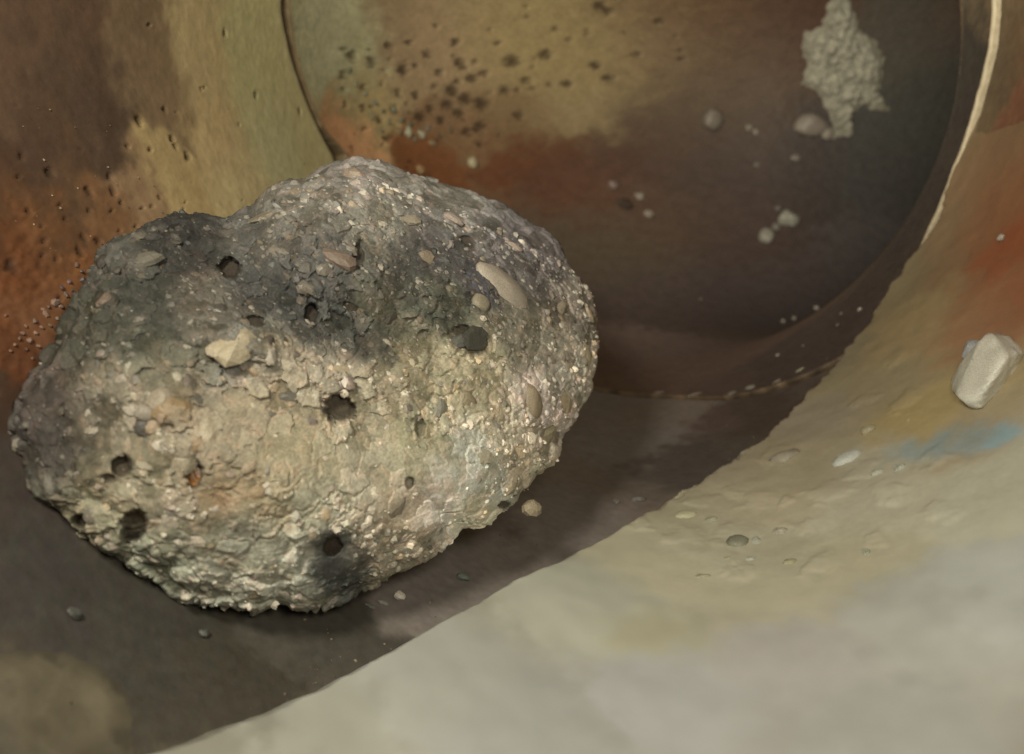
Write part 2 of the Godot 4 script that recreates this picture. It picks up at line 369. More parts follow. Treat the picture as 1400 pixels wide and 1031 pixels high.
func second_pipe() -> void:
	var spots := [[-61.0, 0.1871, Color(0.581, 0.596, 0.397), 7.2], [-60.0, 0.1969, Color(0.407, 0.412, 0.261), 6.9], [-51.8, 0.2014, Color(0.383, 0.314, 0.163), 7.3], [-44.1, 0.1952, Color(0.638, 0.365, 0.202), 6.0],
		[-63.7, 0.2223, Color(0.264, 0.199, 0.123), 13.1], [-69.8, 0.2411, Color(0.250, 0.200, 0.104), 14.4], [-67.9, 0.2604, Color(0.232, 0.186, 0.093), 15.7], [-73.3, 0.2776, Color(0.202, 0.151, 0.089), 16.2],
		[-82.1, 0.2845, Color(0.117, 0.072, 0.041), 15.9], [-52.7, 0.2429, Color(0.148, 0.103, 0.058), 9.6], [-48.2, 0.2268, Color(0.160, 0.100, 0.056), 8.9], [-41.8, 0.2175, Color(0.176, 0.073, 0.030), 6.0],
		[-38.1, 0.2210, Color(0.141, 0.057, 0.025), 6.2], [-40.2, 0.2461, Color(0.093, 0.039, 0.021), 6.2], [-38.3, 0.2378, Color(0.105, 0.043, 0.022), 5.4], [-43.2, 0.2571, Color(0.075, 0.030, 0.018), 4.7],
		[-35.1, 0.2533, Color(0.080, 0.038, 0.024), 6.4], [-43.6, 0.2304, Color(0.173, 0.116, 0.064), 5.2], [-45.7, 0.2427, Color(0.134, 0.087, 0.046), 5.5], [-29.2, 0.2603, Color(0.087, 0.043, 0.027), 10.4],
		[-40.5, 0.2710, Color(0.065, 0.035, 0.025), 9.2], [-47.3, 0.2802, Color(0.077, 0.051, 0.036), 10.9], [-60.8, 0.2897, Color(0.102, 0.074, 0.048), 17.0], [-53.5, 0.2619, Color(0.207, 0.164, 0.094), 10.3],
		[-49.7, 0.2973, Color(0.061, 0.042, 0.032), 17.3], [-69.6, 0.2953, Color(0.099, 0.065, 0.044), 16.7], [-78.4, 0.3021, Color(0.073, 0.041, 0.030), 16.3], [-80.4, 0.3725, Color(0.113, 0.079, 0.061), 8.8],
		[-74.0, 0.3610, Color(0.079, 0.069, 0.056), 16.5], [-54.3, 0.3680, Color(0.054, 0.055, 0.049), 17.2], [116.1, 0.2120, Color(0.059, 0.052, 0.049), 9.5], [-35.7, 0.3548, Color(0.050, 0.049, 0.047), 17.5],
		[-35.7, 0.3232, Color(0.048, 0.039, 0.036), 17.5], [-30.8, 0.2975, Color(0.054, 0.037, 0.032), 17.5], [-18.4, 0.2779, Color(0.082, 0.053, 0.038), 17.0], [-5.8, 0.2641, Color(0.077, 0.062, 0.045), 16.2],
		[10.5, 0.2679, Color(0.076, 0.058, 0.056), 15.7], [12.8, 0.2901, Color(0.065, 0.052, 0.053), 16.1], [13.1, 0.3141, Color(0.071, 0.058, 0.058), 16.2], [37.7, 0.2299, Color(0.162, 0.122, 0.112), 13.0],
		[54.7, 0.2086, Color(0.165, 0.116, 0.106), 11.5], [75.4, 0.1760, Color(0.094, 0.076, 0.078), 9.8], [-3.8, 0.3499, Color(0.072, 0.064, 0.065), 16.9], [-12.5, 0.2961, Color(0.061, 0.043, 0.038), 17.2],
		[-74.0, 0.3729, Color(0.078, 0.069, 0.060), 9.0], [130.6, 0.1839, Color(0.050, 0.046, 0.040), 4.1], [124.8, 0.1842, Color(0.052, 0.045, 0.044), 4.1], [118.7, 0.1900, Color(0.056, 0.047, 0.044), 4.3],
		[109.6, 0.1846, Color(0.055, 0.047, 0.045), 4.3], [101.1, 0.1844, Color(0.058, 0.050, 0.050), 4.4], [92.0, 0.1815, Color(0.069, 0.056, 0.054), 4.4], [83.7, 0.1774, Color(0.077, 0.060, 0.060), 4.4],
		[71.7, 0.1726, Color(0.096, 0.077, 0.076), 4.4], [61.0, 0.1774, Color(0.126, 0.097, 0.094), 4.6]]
	var pits := [[-64.26, 0.2081, 1.08], [-59.78, 0.2128, 1.58], [-64.06, 0.2191, 1.17], [-67.83, 0.2262, 1.21], [-63.21, 0.2282, 1.49], [-65.35, 0.2421, 2.13], [-67.95, 0.2503, 1.65], [-60.51, 0.2569, 1.43],
	[-56.52, 0.2268, 2.00], [-53.82, 0.2350, 2.10], [-53.05, 0.2256, 1.74], [-54.64, 0.2304, 2.05], [-59.86, 0.2320, 1.53], [-57.62, 0.2408, 1.34], [-60.07, 0.2034, 1.46], [-60.44, 0.1973, 1.39],
	[-56.31, 0.1947, 1.17], [-49.63, 0.2178, 1.67], [-82.27, 0.2608, 1.64], [-81.12, 0.2630, 1.39], [-66.06, 0.2633, 1.44], [-62.56, 0.2670, 1.47], [-51.21, 0.2448, 1.38], [-48.11, 0.2345, 1.59],
	[-60.30, 0.2227, 0.97], [-54.64, 0.2167, 1.17], [-51.52, 0.2208, 1.21], [-51.05, 0.2286, 1.53], [-50.87, 0.2102, 1.12], [-48.22, 0.2055, 1.09], [-64.06, 0.2323, 0.76], [-69.25, 0.2373, 0.77],
	[-60.75, 0.2463, 1.10], [-65.65, 0.2136, 0.90], [-54.76, 0.2012, 1.04], [-55.00, 0.2115, 0.90], [-49.02, 0.2238, 1.24], [-44.77, 0.2076, 0.67], [-61.03, 0.2162, 0.67], [-45.78, 0.2091, 0.38],
	[-51.01, 0.2007, 0.56], [-39.02, 0.2124, 0.60], [-53.79, 0.2211, 0.53], [-44.12, 0.2220, 0.49], [-62.30, 0.2295, 0.78], [-45.85, 0.2118, 0.67], [-58.95, 0.2280, 0.83], [-61.44, 0.2350, 1.01],
	[-56.57, 0.2367, 0.58], [-43.27, 0.2338, 0.98], [-50.88, 0.2032, 0.60], [-57.13, 0.2219, 0.72], [-56.23, 0.2065, 0.41], [-58.93, 0.2072, 0.54], [-54.93, 0.2223, 0.39], [-49.31, 0.2052, 0.35],
	[-60.47, 0.2156, 0.34], [-52.10, 0.2139, 0.35], [-49.83, 0.2300, 0.41], [-52.06, 0.2239, 0.49], [-47.27, 0.2096, 0.54], [-39.89, 0.2233, 0.38], [-50.29, 0.2143, 0.44], [-46.09, 0.2395, 0.49],
	[-52.52, 0.2390, 0.40], [-54.07, 0.2119, 0.52], [-58.05, 0.2440, 0.52], [-62.26, 0.2291, 0.45], [-47.30, 0.2328, 0.60], [-60.20, 0.2523, 0.68], [-42.80, 0.2053, 0.33], [-48.89, 0.2349, 0.64],
	[-46.93, 0.2334, 0.92], [-48.39, 0.2130, 0.37], [-37.48, 0.2115, 0.44], [-58.72, 0.2480, 0.67], [-35.78, 0.2179, 0.51], [-51.03, 0.1951, 0.77], [-53.82, 0.1949, 0.41], [-47.89, 0.2088, 0.45],
	[-42.03, 0.1953, 0.65], [-54.96, 0.2110, 0.38], [-61.63, 0.2134, 0.38], [-50.55, 0.2006, 0.81], [-44.88, 0.1972, 0.43], [-61.47, 0.1944, 0.56], [-46.47, 0.2103, 0.39], [-55.45, 0.1945, 0.33],
	[-55.36, 0.1926, 0.35], [-64.36, 0.2003, 0.30], [-46.47, 0.2004, 0.75], [-61.86, 0.2085, 0.33], [-62.57, 0.2025, 0.47], [-79.66, 0.2421, 0.46], [-75.53, 0.2685, 0.49], [-74.68, 0.2596, 0.45],
	[-72.46, 0.2556, 0.69], [-76.83, 0.2432, 0.42], [-88.79, 0.2558, 0.40], [-64.76, 0.2266, 0.47], [-64.37, 0.2476, 0.55], [-72.57, 0.2549, 0.44], [-84.92, 0.2641, 0.60], [-69.11, 0.2841, 0.87],
	[-71.64, 0.2831, 0.45], [-75.25, 0.2593, 0.59], [-75.81, 0.2815, 0.44], [-49.31, 0.2419, 0.41], [-72.55, 0.2349, 0.38], [-70.60, 0.2479, 0.41], [-66.47, 0.2473, 0.41], [-70.74, 0.2204, 0.63],
	[-63.23, 0.2679, 0.47], [-46.49, 0.2307, 1.30], [-44.27, 0.2070, 0.89], [-79.49, 0.2763, 1.15], [-69.82, 0.2729, 0.88], [-74.93, 0.2515, 0.81]]
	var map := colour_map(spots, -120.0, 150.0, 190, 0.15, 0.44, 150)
	var ths := knots([-180.0, -115.0, -5.0, 150.0, 180.0], [30, 420, 220, 16])
	var ss := knots([0.0, 1.0, 2.0], [30, 360])
	var p := PackedVector3Array()
	var c := PackedColorArray()
	var nu := ths.size()
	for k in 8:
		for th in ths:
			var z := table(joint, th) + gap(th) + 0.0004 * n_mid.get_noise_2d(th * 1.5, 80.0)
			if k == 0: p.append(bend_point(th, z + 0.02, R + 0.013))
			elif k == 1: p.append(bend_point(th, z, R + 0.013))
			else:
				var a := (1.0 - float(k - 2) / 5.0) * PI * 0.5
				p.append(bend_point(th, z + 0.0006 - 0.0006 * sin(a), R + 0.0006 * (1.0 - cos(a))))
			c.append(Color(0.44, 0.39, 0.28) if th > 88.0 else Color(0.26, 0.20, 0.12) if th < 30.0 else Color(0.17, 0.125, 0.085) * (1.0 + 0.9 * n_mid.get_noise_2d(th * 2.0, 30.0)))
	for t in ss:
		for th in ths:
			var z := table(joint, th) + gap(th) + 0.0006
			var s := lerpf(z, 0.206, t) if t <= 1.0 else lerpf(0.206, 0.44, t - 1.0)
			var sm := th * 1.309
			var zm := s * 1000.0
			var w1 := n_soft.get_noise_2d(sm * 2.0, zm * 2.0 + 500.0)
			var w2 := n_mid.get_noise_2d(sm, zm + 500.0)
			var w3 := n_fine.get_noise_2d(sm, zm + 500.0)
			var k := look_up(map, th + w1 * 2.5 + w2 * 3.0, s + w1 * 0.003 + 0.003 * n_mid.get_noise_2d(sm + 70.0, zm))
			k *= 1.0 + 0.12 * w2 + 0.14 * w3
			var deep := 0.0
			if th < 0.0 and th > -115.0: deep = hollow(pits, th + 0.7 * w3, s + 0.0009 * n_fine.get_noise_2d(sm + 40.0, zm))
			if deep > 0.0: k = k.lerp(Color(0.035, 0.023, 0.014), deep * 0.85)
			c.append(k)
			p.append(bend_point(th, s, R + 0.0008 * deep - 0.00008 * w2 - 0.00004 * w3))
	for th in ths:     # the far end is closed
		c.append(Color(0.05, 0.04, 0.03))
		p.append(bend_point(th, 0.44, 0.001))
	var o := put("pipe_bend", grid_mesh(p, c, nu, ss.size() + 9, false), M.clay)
	tag(o, "clay pipe bend beyond the open joint, tan and pitted above, dark brown along its floor", "pipe")

func joint_filling() -> void:
	var p := PackedVector3Array()
	var c := PackedColorArray()
	for k in 2:
		for i in 241:
			var th := -180.0 + 1.5 * i
			p.append(wall(th, table(joint, th) - 0.006 + 0.02 * k, R + 0.0112 + 0.0008 * n_mid.get_noise_2d(i * 3.0, k * 50.0)))
			c.append(Color(0.03, 0.025, 0.02))
	var o := put("joint_ring", grid_mesh(p, c, 241, 2, false), M.joint)
	tag(o, "dark packing seen in the open joint between the two pipes", "joint seal")

# ------------------------------------------------------------------ pale silt on the right side of the first pipe
func silt() -> void:
	var edge := [[-1.10, 0.0379], [1.75, 0.0445], [5.07, 0.0506], [8.68, 0.0572], [12.81, 0.0659], [17.77, 0.0774], [24.17, 0.0909], [32.36, 0.1042],
	[40.20, 0.1166], [49.33, 0.1291], [61.03, 0.1416], [70.69, 0.1532], [79.55, 0.1613], [88.66, 0.1683], [97.17, 0.1742], [104.74, 0.1740]]
	var swells := [[51.00, 0.1045, 3.49], [48.08, 0.1177, 2.59], [60.65, 0.1278, 3.81], [55.28, 0.1145, 2.99], [58.46, 0.1030, 2.48], [63.71, 0.1105, 3.09], [68.19, 0.1135, 2.64], [69.20, 0.1046, 2.67],
	[76.28, 0.1071, 2.23], [44.14, 0.1061, 2.86], [52.12, 0.1189, 2.33], [58.66, 0.0928, 2.48], [64.50, 0.0943, 2.06], [79.36, 0.1263, 3.09], [75.45, 0.1348, 2.49], [83.57, 0.1411, 2.83],
	[72.33, 0.0943, 2.21], [39.84, 0.1097, 1.97], [58.60, 0.1123, 1.71], [50.36, 0.0946, 2.14]]
	var line := []
	for q in edge: line.append(Vector2(q[0], q[1]))
	line.append(Vector2(140.0, 0.20))
	var spots := [[104.9, 0.1536, Color(0.329, 0.168, 0.098), 5.8], [102.9, 0.1399, Color(0.354, 0.127, 0.063), 5.3], [98.8, 0.1288, Color(0.338, 0.139, 0.075), 4.9], [101.9, 0.1579, Color(0.283, 0.214, 0.136), 6.0],
		[91.9, 0.1665, Color(0.281, 0.244, 0.161), 6.5], [87.4, 0.1444, Color(0.391, 0.318, 0.194), 7.9], [95.3, 0.1347, Color(0.351, 0.205, 0.125), 7.2], [79.0, 0.1393, Color(0.337, 0.309, 0.213), 7.8],
		[69.8, 0.1367, Color(0.353, 0.325, 0.271), 5.7], [78.2, 0.1176, Color(0.407, 0.342, 0.185), 6.6], [80.8, 0.1092, Color(0.367, 0.318, 0.225), 4.5], [56.7, 0.1152, Color(0.453, 0.431, 0.338), 6.9],
		[49.6, 0.0996, Color(0.427, 0.423, 0.342), 6.1], [67.1, 0.1013, Color(0.475, 0.473, 0.398), 6.0], [76.8, 0.0935, Color(0.437, 0.450, 0.383), 5.4], [41.1, 0.1007, Color(0.443, 0.439, 0.350), 6.3],
		[32.3, 0.0860, Color(0.398, 0.421, 0.373), 5.5], [19.2, 0.0657, Color(0.329, 0.348, 0.333), 4.5], [39.0, 0.0704, Color(0.360, 0.382, 0.396), 4.7], [52.9, 0.0755, Color(0.357, 0.361, 0.366), 4.8],
		[63.5, 0.0776, Color(0.371, 0.394, 0.387), 4.8], [70.8, 0.0791, Color(0.405, 0.438, 0.440), 4.7], [38.3, 0.0809, Color(0.373, 0.376, 0.292), 3.3], [12.0, 0.0546, Color(0.280, 0.292, 0.268), 3.9],
		[78.3, 0.1100, Color(0.184, 0.367, 0.503), 2.3], [75.3, 0.1124, Color(0.244, 0.399, 0.505), 2.1], [80.9, 0.1072, Color(0.207, 0.371, 0.489), 2.2], [83.7, 0.1041, Color(0.247, 0.385, 0.471), 1.7],
		[72.3, 0.1137, Color(0.332, 0.440, 0.458), 1.7], [26.2, 0.0616, Color(0.315, 0.333, 0.333), 4.3], [56.1, 0.0633, Color(0.319, 0.338, 0.336), 4.1], [53.4, 0.0924, Color(0.401, 0.398, 0.319), 5.7],
		[62.9, 0.0926, Color(0.421, 0.417, 0.326), 4.0], [62.9, 0.1215, Color(0.366, 0.340, 0.251), 7.1], [70.4, 0.1124, Color(0.435, 0.429, 0.359), 6.5], [53.8, 0.1291, Color(0.368, 0.341, 0.274), 4.2],
		[45.0, 0.1147, Color(0.408, 0.399, 0.309), 3.8], [78.0, 0.1574, Color(0.277, 0.254, 0.189), 4.8], [5.8, 0.0472, Color(0.191, 0.193, 0.169), 2.5]]
	var map := colour_map(spots, -5.0, 140.0, 160, 0.0, 0.20, 150)
	var ths := knots([-6.0, 128.0], [520])
	var zs := knots([-0.06, 0.02, 1.0], [16, 380])
	var nu := ths.size()
	var p := PackedVector3Array()
	var c := PackedColorArray()
	var keep := PackedByteArray()
	for v in zs:
		for th in ths:
			var s := th * 1.309
			var zb := table(line, th)
			var z := lerpf(v, v * (zb + 0.004), clampf(v / 0.02, 0.0, 1.0)) if v > 0.0 else v
			if v >= 0.02: z = lerpf(0.02, zb + 0.004, (v - 0.02) / 0.98)
			elif v > 0.0: z = v
			var zm := z * 1000.0
			var w1 := n_soft.get_noise_2d(s, zm + 900.0)
			var w2 := n_mid.get_noise_2d(s, zm + 900.0)
			var w3 := n_fine.get_noise_2d(s, zm + 900.0)
			var rough := smoothstep(30.0, 48.0, th) * smoothstep(0.075, 0.10, z)
			var d := (zb - z) * 780.0 + (0.35 + 1.0 * rough) * w2 + 0.2 * rough * w3
			var h := -0.6 + 2.9 * smoothstep(-0.6, 2.6, d) * (1.0 - 0.7 * smoothstep(92.0, 122.0, th))
			h += smoothstep(0.0, 3.0, d) * (0.3 * w1 + rough * 0.07 * w2)
			if d > 0.5:
				var swell := hollow(swells, th + 1.6 * w2 + 0.6 * w1, z + 0.0016 * n_mid.get_noise_2d(s + 33.0, zm))
				h += 0.26 * swell
				w3 += 0.9 * swell
			if th > 120.0: h -= (th - 120.0) * 0.2
			if th < 0.0: h += th * 0.25
			p.append(wall(th, z, R - h * 0.001))
			var k := look_up(map, th + w1 * 2.0 + w2 * 2.0, z + 0.002 * w1 + 0.0015 * n_mid.get_noise_2d(s + 70.0, zm))
			k *= 1.0 + 0.05 * w1 + 0.04 * w2 + 0.05 * rough * w3
			c.append(k)
			keep.append(1 if h > -0.55 else 0)
	var o := put("silt", grid_mesh(p, c, nu, zs.size(), false, keep), M.silt)
	tag(o, "pale grey silt crust turning orange brown towards the right, near the lens", "silt", "", "stuff")
	# the thin dried patch in the lower left corner
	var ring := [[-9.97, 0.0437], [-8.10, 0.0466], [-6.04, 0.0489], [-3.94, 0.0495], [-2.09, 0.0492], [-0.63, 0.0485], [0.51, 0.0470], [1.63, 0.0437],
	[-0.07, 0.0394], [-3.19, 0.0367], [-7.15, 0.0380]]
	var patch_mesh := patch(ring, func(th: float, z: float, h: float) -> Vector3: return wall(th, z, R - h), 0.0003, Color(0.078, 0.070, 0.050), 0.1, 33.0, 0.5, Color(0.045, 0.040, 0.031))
	tag(put("silt_patch", patch_mesh, M.silt), "thin dull olive patch of dried silt in the near left corner under the lump", "silt")

# a crust with a torn edge, laid on a surface; ring holds [angle, along]
func patch(ring: Array, on: Callable, high: float, tint: Color, torn: float, s: float, soft: float, rim_tint: Color) -> ArrayMesh:
	var mid := Vector2.ZERO
	for q in ring: mid += Vector2(q[0] * 1.309, q[1] * 1000.0) / ring.size()
	var nu := 160
	var nv := 46
	var p := PackedVector3Array()
	var c := PackedColorArray()
	for v in nv:
		var q := float(v) / (nv - 1)
		for u in nu:
			var f := float(u) / nu * ring.size()
			var i := int(f)
			var e0: Array = ring[i]
			var e1: Array = ring[(i + 1) % ring.size()]
			var rim := Vector2(e0[0] * 1.309, e0[1] * 1000.0).lerp(Vector2(e1[0] * 1.309, e1[1] * 1000.0), f - i)
			var at := mid.lerp(rim, q)
			at += Vector2(n_mid.get_noise_2d(at.x * 2.0 + s, at.y * 2.0), n_mid.get_noise_2d(at.x * 2.0 + s + 50.0, at.y * 2.0)) * 1.4 * torn * q
			var w2 := n_mid.get_noise_2d(at.x * 1.6 + s, at.y * 1.6)
			var g := n_cell.get_noise_2d(at.x * 0.7 + s, at.y * 0.7) + 1.0
			var edge := smoothstep(1.0, soft, q)
			var h := high * (edge * (1.0 + torn * (0.9 * w2 + 0.6 * smoothstep(0.0, 0.4, g) + 0.4 * n_cell_id.get_noise_2d(at.x * 1.3 + s, at.y * 1.3))) - 0.15)
			p.append(on.call(at.x / 1.309, at.y * 0.001, h))
			c.append((tint * (1.0 + 0.30 * n_soft.get_noise_2d(at.x * 2.5, at.y * 2.5 + s) + 0.22 * w2 + 0.16 * torn * n_cell_id.get_noise_2d(at.x * 1.3 + s, at.y * 1.3))).lerp(rim_tint, smoothstep(0.55, 1.0, q + 0.3 * w2)))
	return grid_mesh(p, c, nu, nv, true)

# ------------------------------------------------------------------ the lump
var rock_shape := [[-21.29, 9.51, 4.58, 3.75, -2.2], [-16.52, 14.13, 4.86, 3.97, -2.4], [-10.40, 13.54, 5.02, 3.65, -2.2], [-3.82, 12.39, 5.65, 3.76, -2.4], [3.26, 10.11, 4.83, 3.09, -1.8], [11.50, 12.39, 5.05, 3.03, -1.4], [19.37, 16.37, 4.75, 3.16, -0.8], [-14.11, 20.40, 4.15, 3.69, -2.4],
	[-11.83, 5.95, 5.23, 3.05, 1.4], [-7.49, 5.63, 4.47, 2.68, 1.6], [1.92, 3.95, 5.61, 2.81, 0.8], [-3.60, 26.83, 6.98, 4.48, 1.6], [6.67, 32.22, 8.44, 4.75, 1.6], [22.62, 34.41, 7.82, 4.47, 1.2], [-20.55, -9.06, 4.42, 4.42, -1.2], [-25.10, -6.69, 4.31, 5.74, -1.5],
	[-5.30, -9.81, 10.01, 5.84, 1.2], [20.19, -5.71, 8.85, 5.90, 0.8], [-14.87, -4.56, 2.88, 2.40, 0.9], [14.17, -12.45, 4.65, 2.79, -0.7], [-1.21, -21.80, 4.78, 2.39, 0.7], [34.66, 5.75, 4.32, 5.39, 0.6], [8.44, -2.73, 3.76, 2.82, -0.8], [-18.70, -0.09, 4.00, 2.88, 0.9],
	[-24.77, 4.64, 3.14, 3.93, 1.2], [-23.64, 13.69, 3.36, 2.52, 1.0]]
var rock_holes := [[3.62, -0.41, 1.94, 1.85, 1.9, 0.03], [-16.37, -18.00, 1.21, 1.93, 2.2, 0.03], [-21.48, -18.01, 0.81, 0.81, 1.4, 0.08], [-18.78, -11.65, 0.88, 1.10, 1.6, 0.03], [21.88, 13.92, 3.49, 2.54, 0.6, 0.10], [-11.92, 14.85, 1.27, 1.37, 2.0, 0.05], [-11.74, -11.67, 0.86, 1.57, 1.6, 0.10], [4.67, -17.82, 1.11, 1.37, 1.8, 0.02],
	[5.46, -19.44, 3.74, 3.06, 0.8, 0.42], [28.28, -9.64, 1.41, 0.80, 1.3, 0.05], [4.17, 22.44, 0.81, 2.23, 1.2, 0.12], [-1.33, 11.52, 0.76, 1.52, 1.3, 0.10], [15.05, -0.96, 0.78, 1.37, 0.8, 0.25], [-7.90, 8.56, 1.09, 0.72, 1.2, 0.12], [3.89, 14.17, 0.98, 0.59, 0.9, 0.15], [21.39, 31.19, 1.33, 0.88, 0.9, 0.2],
	[13.93, -8.67, 0.57, 0.75, 0.8, 0.3], [-19.69, -13.30, 0.57, 0.43, 0.9, 0.2]]
var rock_paste := [[18.05, -7.06, 9.21, 4.85, 1.0], [0.37, -7.07, 9.68, 4.40, 0.8], [-8.74, -3.28, 7.61, 3.38, 0.6], [14.17, -12.45, 5.58, 2.79, 0.7], [-5.69, -18.23, 5.51, 3.15, 0.5], [-8.60, -14.52, 3.94, 2.37, 0.7]]
var rock_map := {}

func make_rock_map() -> void:
	var spots := [[-25.2, 14.1, Color(0.085, 0.089, 0.084), 3.3], [-18.0, 17.8, Color(0.042, 0.044, 0.044), 3.6], [-20.0, 7.0, Color(0.047, 0.052, 0.047), 3.7], [-24.4, 2.9, Color(0.059, 0.062, 0.053), 3.5],
		[-25.1, -6.7, Color(0.064, 0.058, 0.057), 3.2], [-26.0, -11.6, Color(0.055, 0.053, 0.050), 3.1], [-25.6, -16.0, Color(0.131, 0.134, 0.117), 2.0], [-21.7, -16.3, Color(0.217, 0.215, 0.164), 2.7],
		[-21.2, -5.9, Color(0.225, 0.216, 0.179), 3.4], [-15.5, -1.1, Color(0.167, 0.159, 0.128), 2.9], [-17.6, 2.0, Color(0.097, 0.105, 0.086), 3.3], [-9.0, 4.2, Color(0.175, 0.189, 0.184), 3.5],
		[-13.8, 7.9, Color(0.121, 0.118, 0.106), 3.5], [-5.8, 13.4, Color(0.064, 0.070, 0.072), 3.7], [0.2, 10.9, Color(0.065, 0.072, 0.072), 3.3], [6.4, 9.3, Color(0.067, 0.071, 0.066), 2.9],
		[10.3, 13.8, Color(0.110, 0.116, 0.098), 3.5], [-3.1, 22.2, Color(0.090, 0.094, 0.094), 3.9], [-9.7, 21.0, Color(0.117, 0.122, 0.119), 3.8], [-5.7, 27.2, Color(0.236, 0.238, 0.224), 4.0],
		[1.9, 35.5, Color(0.215, 0.213, 0.210), 4.2], [4.6, 30.1, Color(0.197, 0.202, 0.185), 4.2], [13.6, 36.4, Color(0.140, 0.140, 0.133), 4.4], [16.4, 29.4, Color(0.083, 0.085, 0.090), 4.3],
		[26.7, 34.5, Color(0.097, 0.096, 0.103), 4.5], [21.2, 36.7, Color(0.134, 0.138, 0.135), 4.5], [35.1, 29.0, Color(0.102, 0.099, 0.100), 4.6], [42.4, 25.7, Color(0.247, 0.237, 0.217), 4.0],
		[32.2, 18.7, Color(0.239, 0.239, 0.202), 4.4], [41.9, 14.8, Color(0.506, 0.507, 0.460), 3.9], [16.9, 18.1, Color(0.095, 0.106, 0.089), 4.2], [13.9, 9.6, Color(0.288, 0.284, 0.216), 3.5],
		[22.1, 7.6, Color(0.407, 0.399, 0.300), 4.7], [3.0, 3.2, Color(0.283, 0.274, 0.233), 3.7], [-2.0, -1.9, Color(0.293, 0.277, 0.216), 3.6], [-4.5, 3.4, Color(0.289, 0.273, 0.224), 3.1],
		[9.0, 2.5, Color(0.309, 0.300, 0.237), 3.4], [-6.3, -2.8, Color(0.272, 0.250, 0.195), 3.4], [-9.8, -7.1, Color(0.234, 0.220, 0.174), 3.7], [-13.3, -9.4, Color(0.246, 0.227, 0.184), 3.1],
		[-16.5, -11.6, Color(0.202, 0.200, 0.156), 3.0], [-1.4, -7.4, Color(0.330, 0.318, 0.237), 3.9], [7.7, -5.8, Color(0.394, 0.387, 0.311), 4.2], [15.8, -4.4, Color(0.344, 0.354, 0.263), 3.9],
		[23.6, -5.2, Color(0.567, 0.614, 0.587), 4.0], [18.2, -10.0, Color(0.750, 0.750, 0.750), 3.8], [29.5, 0.1, Color(0.502, 0.491, 0.402), 4.2], [34.7, 5.8, Color(0.571, 0.540, 0.519), 3.8],
		[8.2, -11.4, Color(0.406, 0.394, 0.332), 3.6], [13.2, -12.6, Color(0.558, 0.513, 0.408), 2.8], [3.7, -12.9, Color(0.411, 0.425, 0.355), 3.5], [-4.8, -13.2, Color(0.308, 0.286, 0.213), 2.9],
		[-8.7, -13.7, Color(0.253, 0.199, 0.136), 2.8], [-12.2, -15.8, Color(0.269, 0.263, 0.220), 3.0], [-6.5, -18.3, Color(0.249, 0.265, 0.229), 3.1], [-1.2, -21.8, Color(0.429, 0.461, 0.416), 3.2],
		[-7.3, -23.0, Color(0.344, 0.371, 0.324), 3.0], [-14.8, -20.7, Color(0.248, 0.277, 0.232), 2.8], [-18.3, -16.6, Color(0.282, 0.284, 0.224), 2.5], [5.4, -19.1, Color(0.076, 0.089, 0.093), 2.9],
		[4.3, -18.0, Color(0.040, 0.044, 0.050), 1.2], [12.4, -16.3, Color(0.398, 0.384, 0.322), 3.6], [22.6, -11.4, Color(0.720, 0.735, 0.600), 3.4], [-15.2, -4.6, Color(0.162, 0.132, 0.091), 1.6],
		[24.2, 24.1, Color(0.081, 0.084, 0.101), 2.7], [12.0, 21.5, Color(0.087, 0.092, 0.090), 3.1], [33.7, 32.8, Color(0.080, 0.078, 0.087), 3.4]]
	rock_map = colour_map(spots, -50.0, 62.0, 112, -40.0, 40.0, 80, true)

func rock_radius(a: float) -> float:
	var x := fposmod(a + PI, TAU) / TAU * outline.size()
	var i := int(x) % outline.size()
	return lerpf(outline[i], outline[(i + 1) % outline.size()], x - floorf(x))

func face_point(a: float, b: float, h: float) -> Vector3:
	# a point of the lump, all in mm: (a, b) in its middle plane, h out of that plane
	var q := (RX * a + RY * b) * 0.001
	return q + (EYE - q).normalized() * h * 0.001

var last_tint := Color.WHITE
var last_hole := 0.0

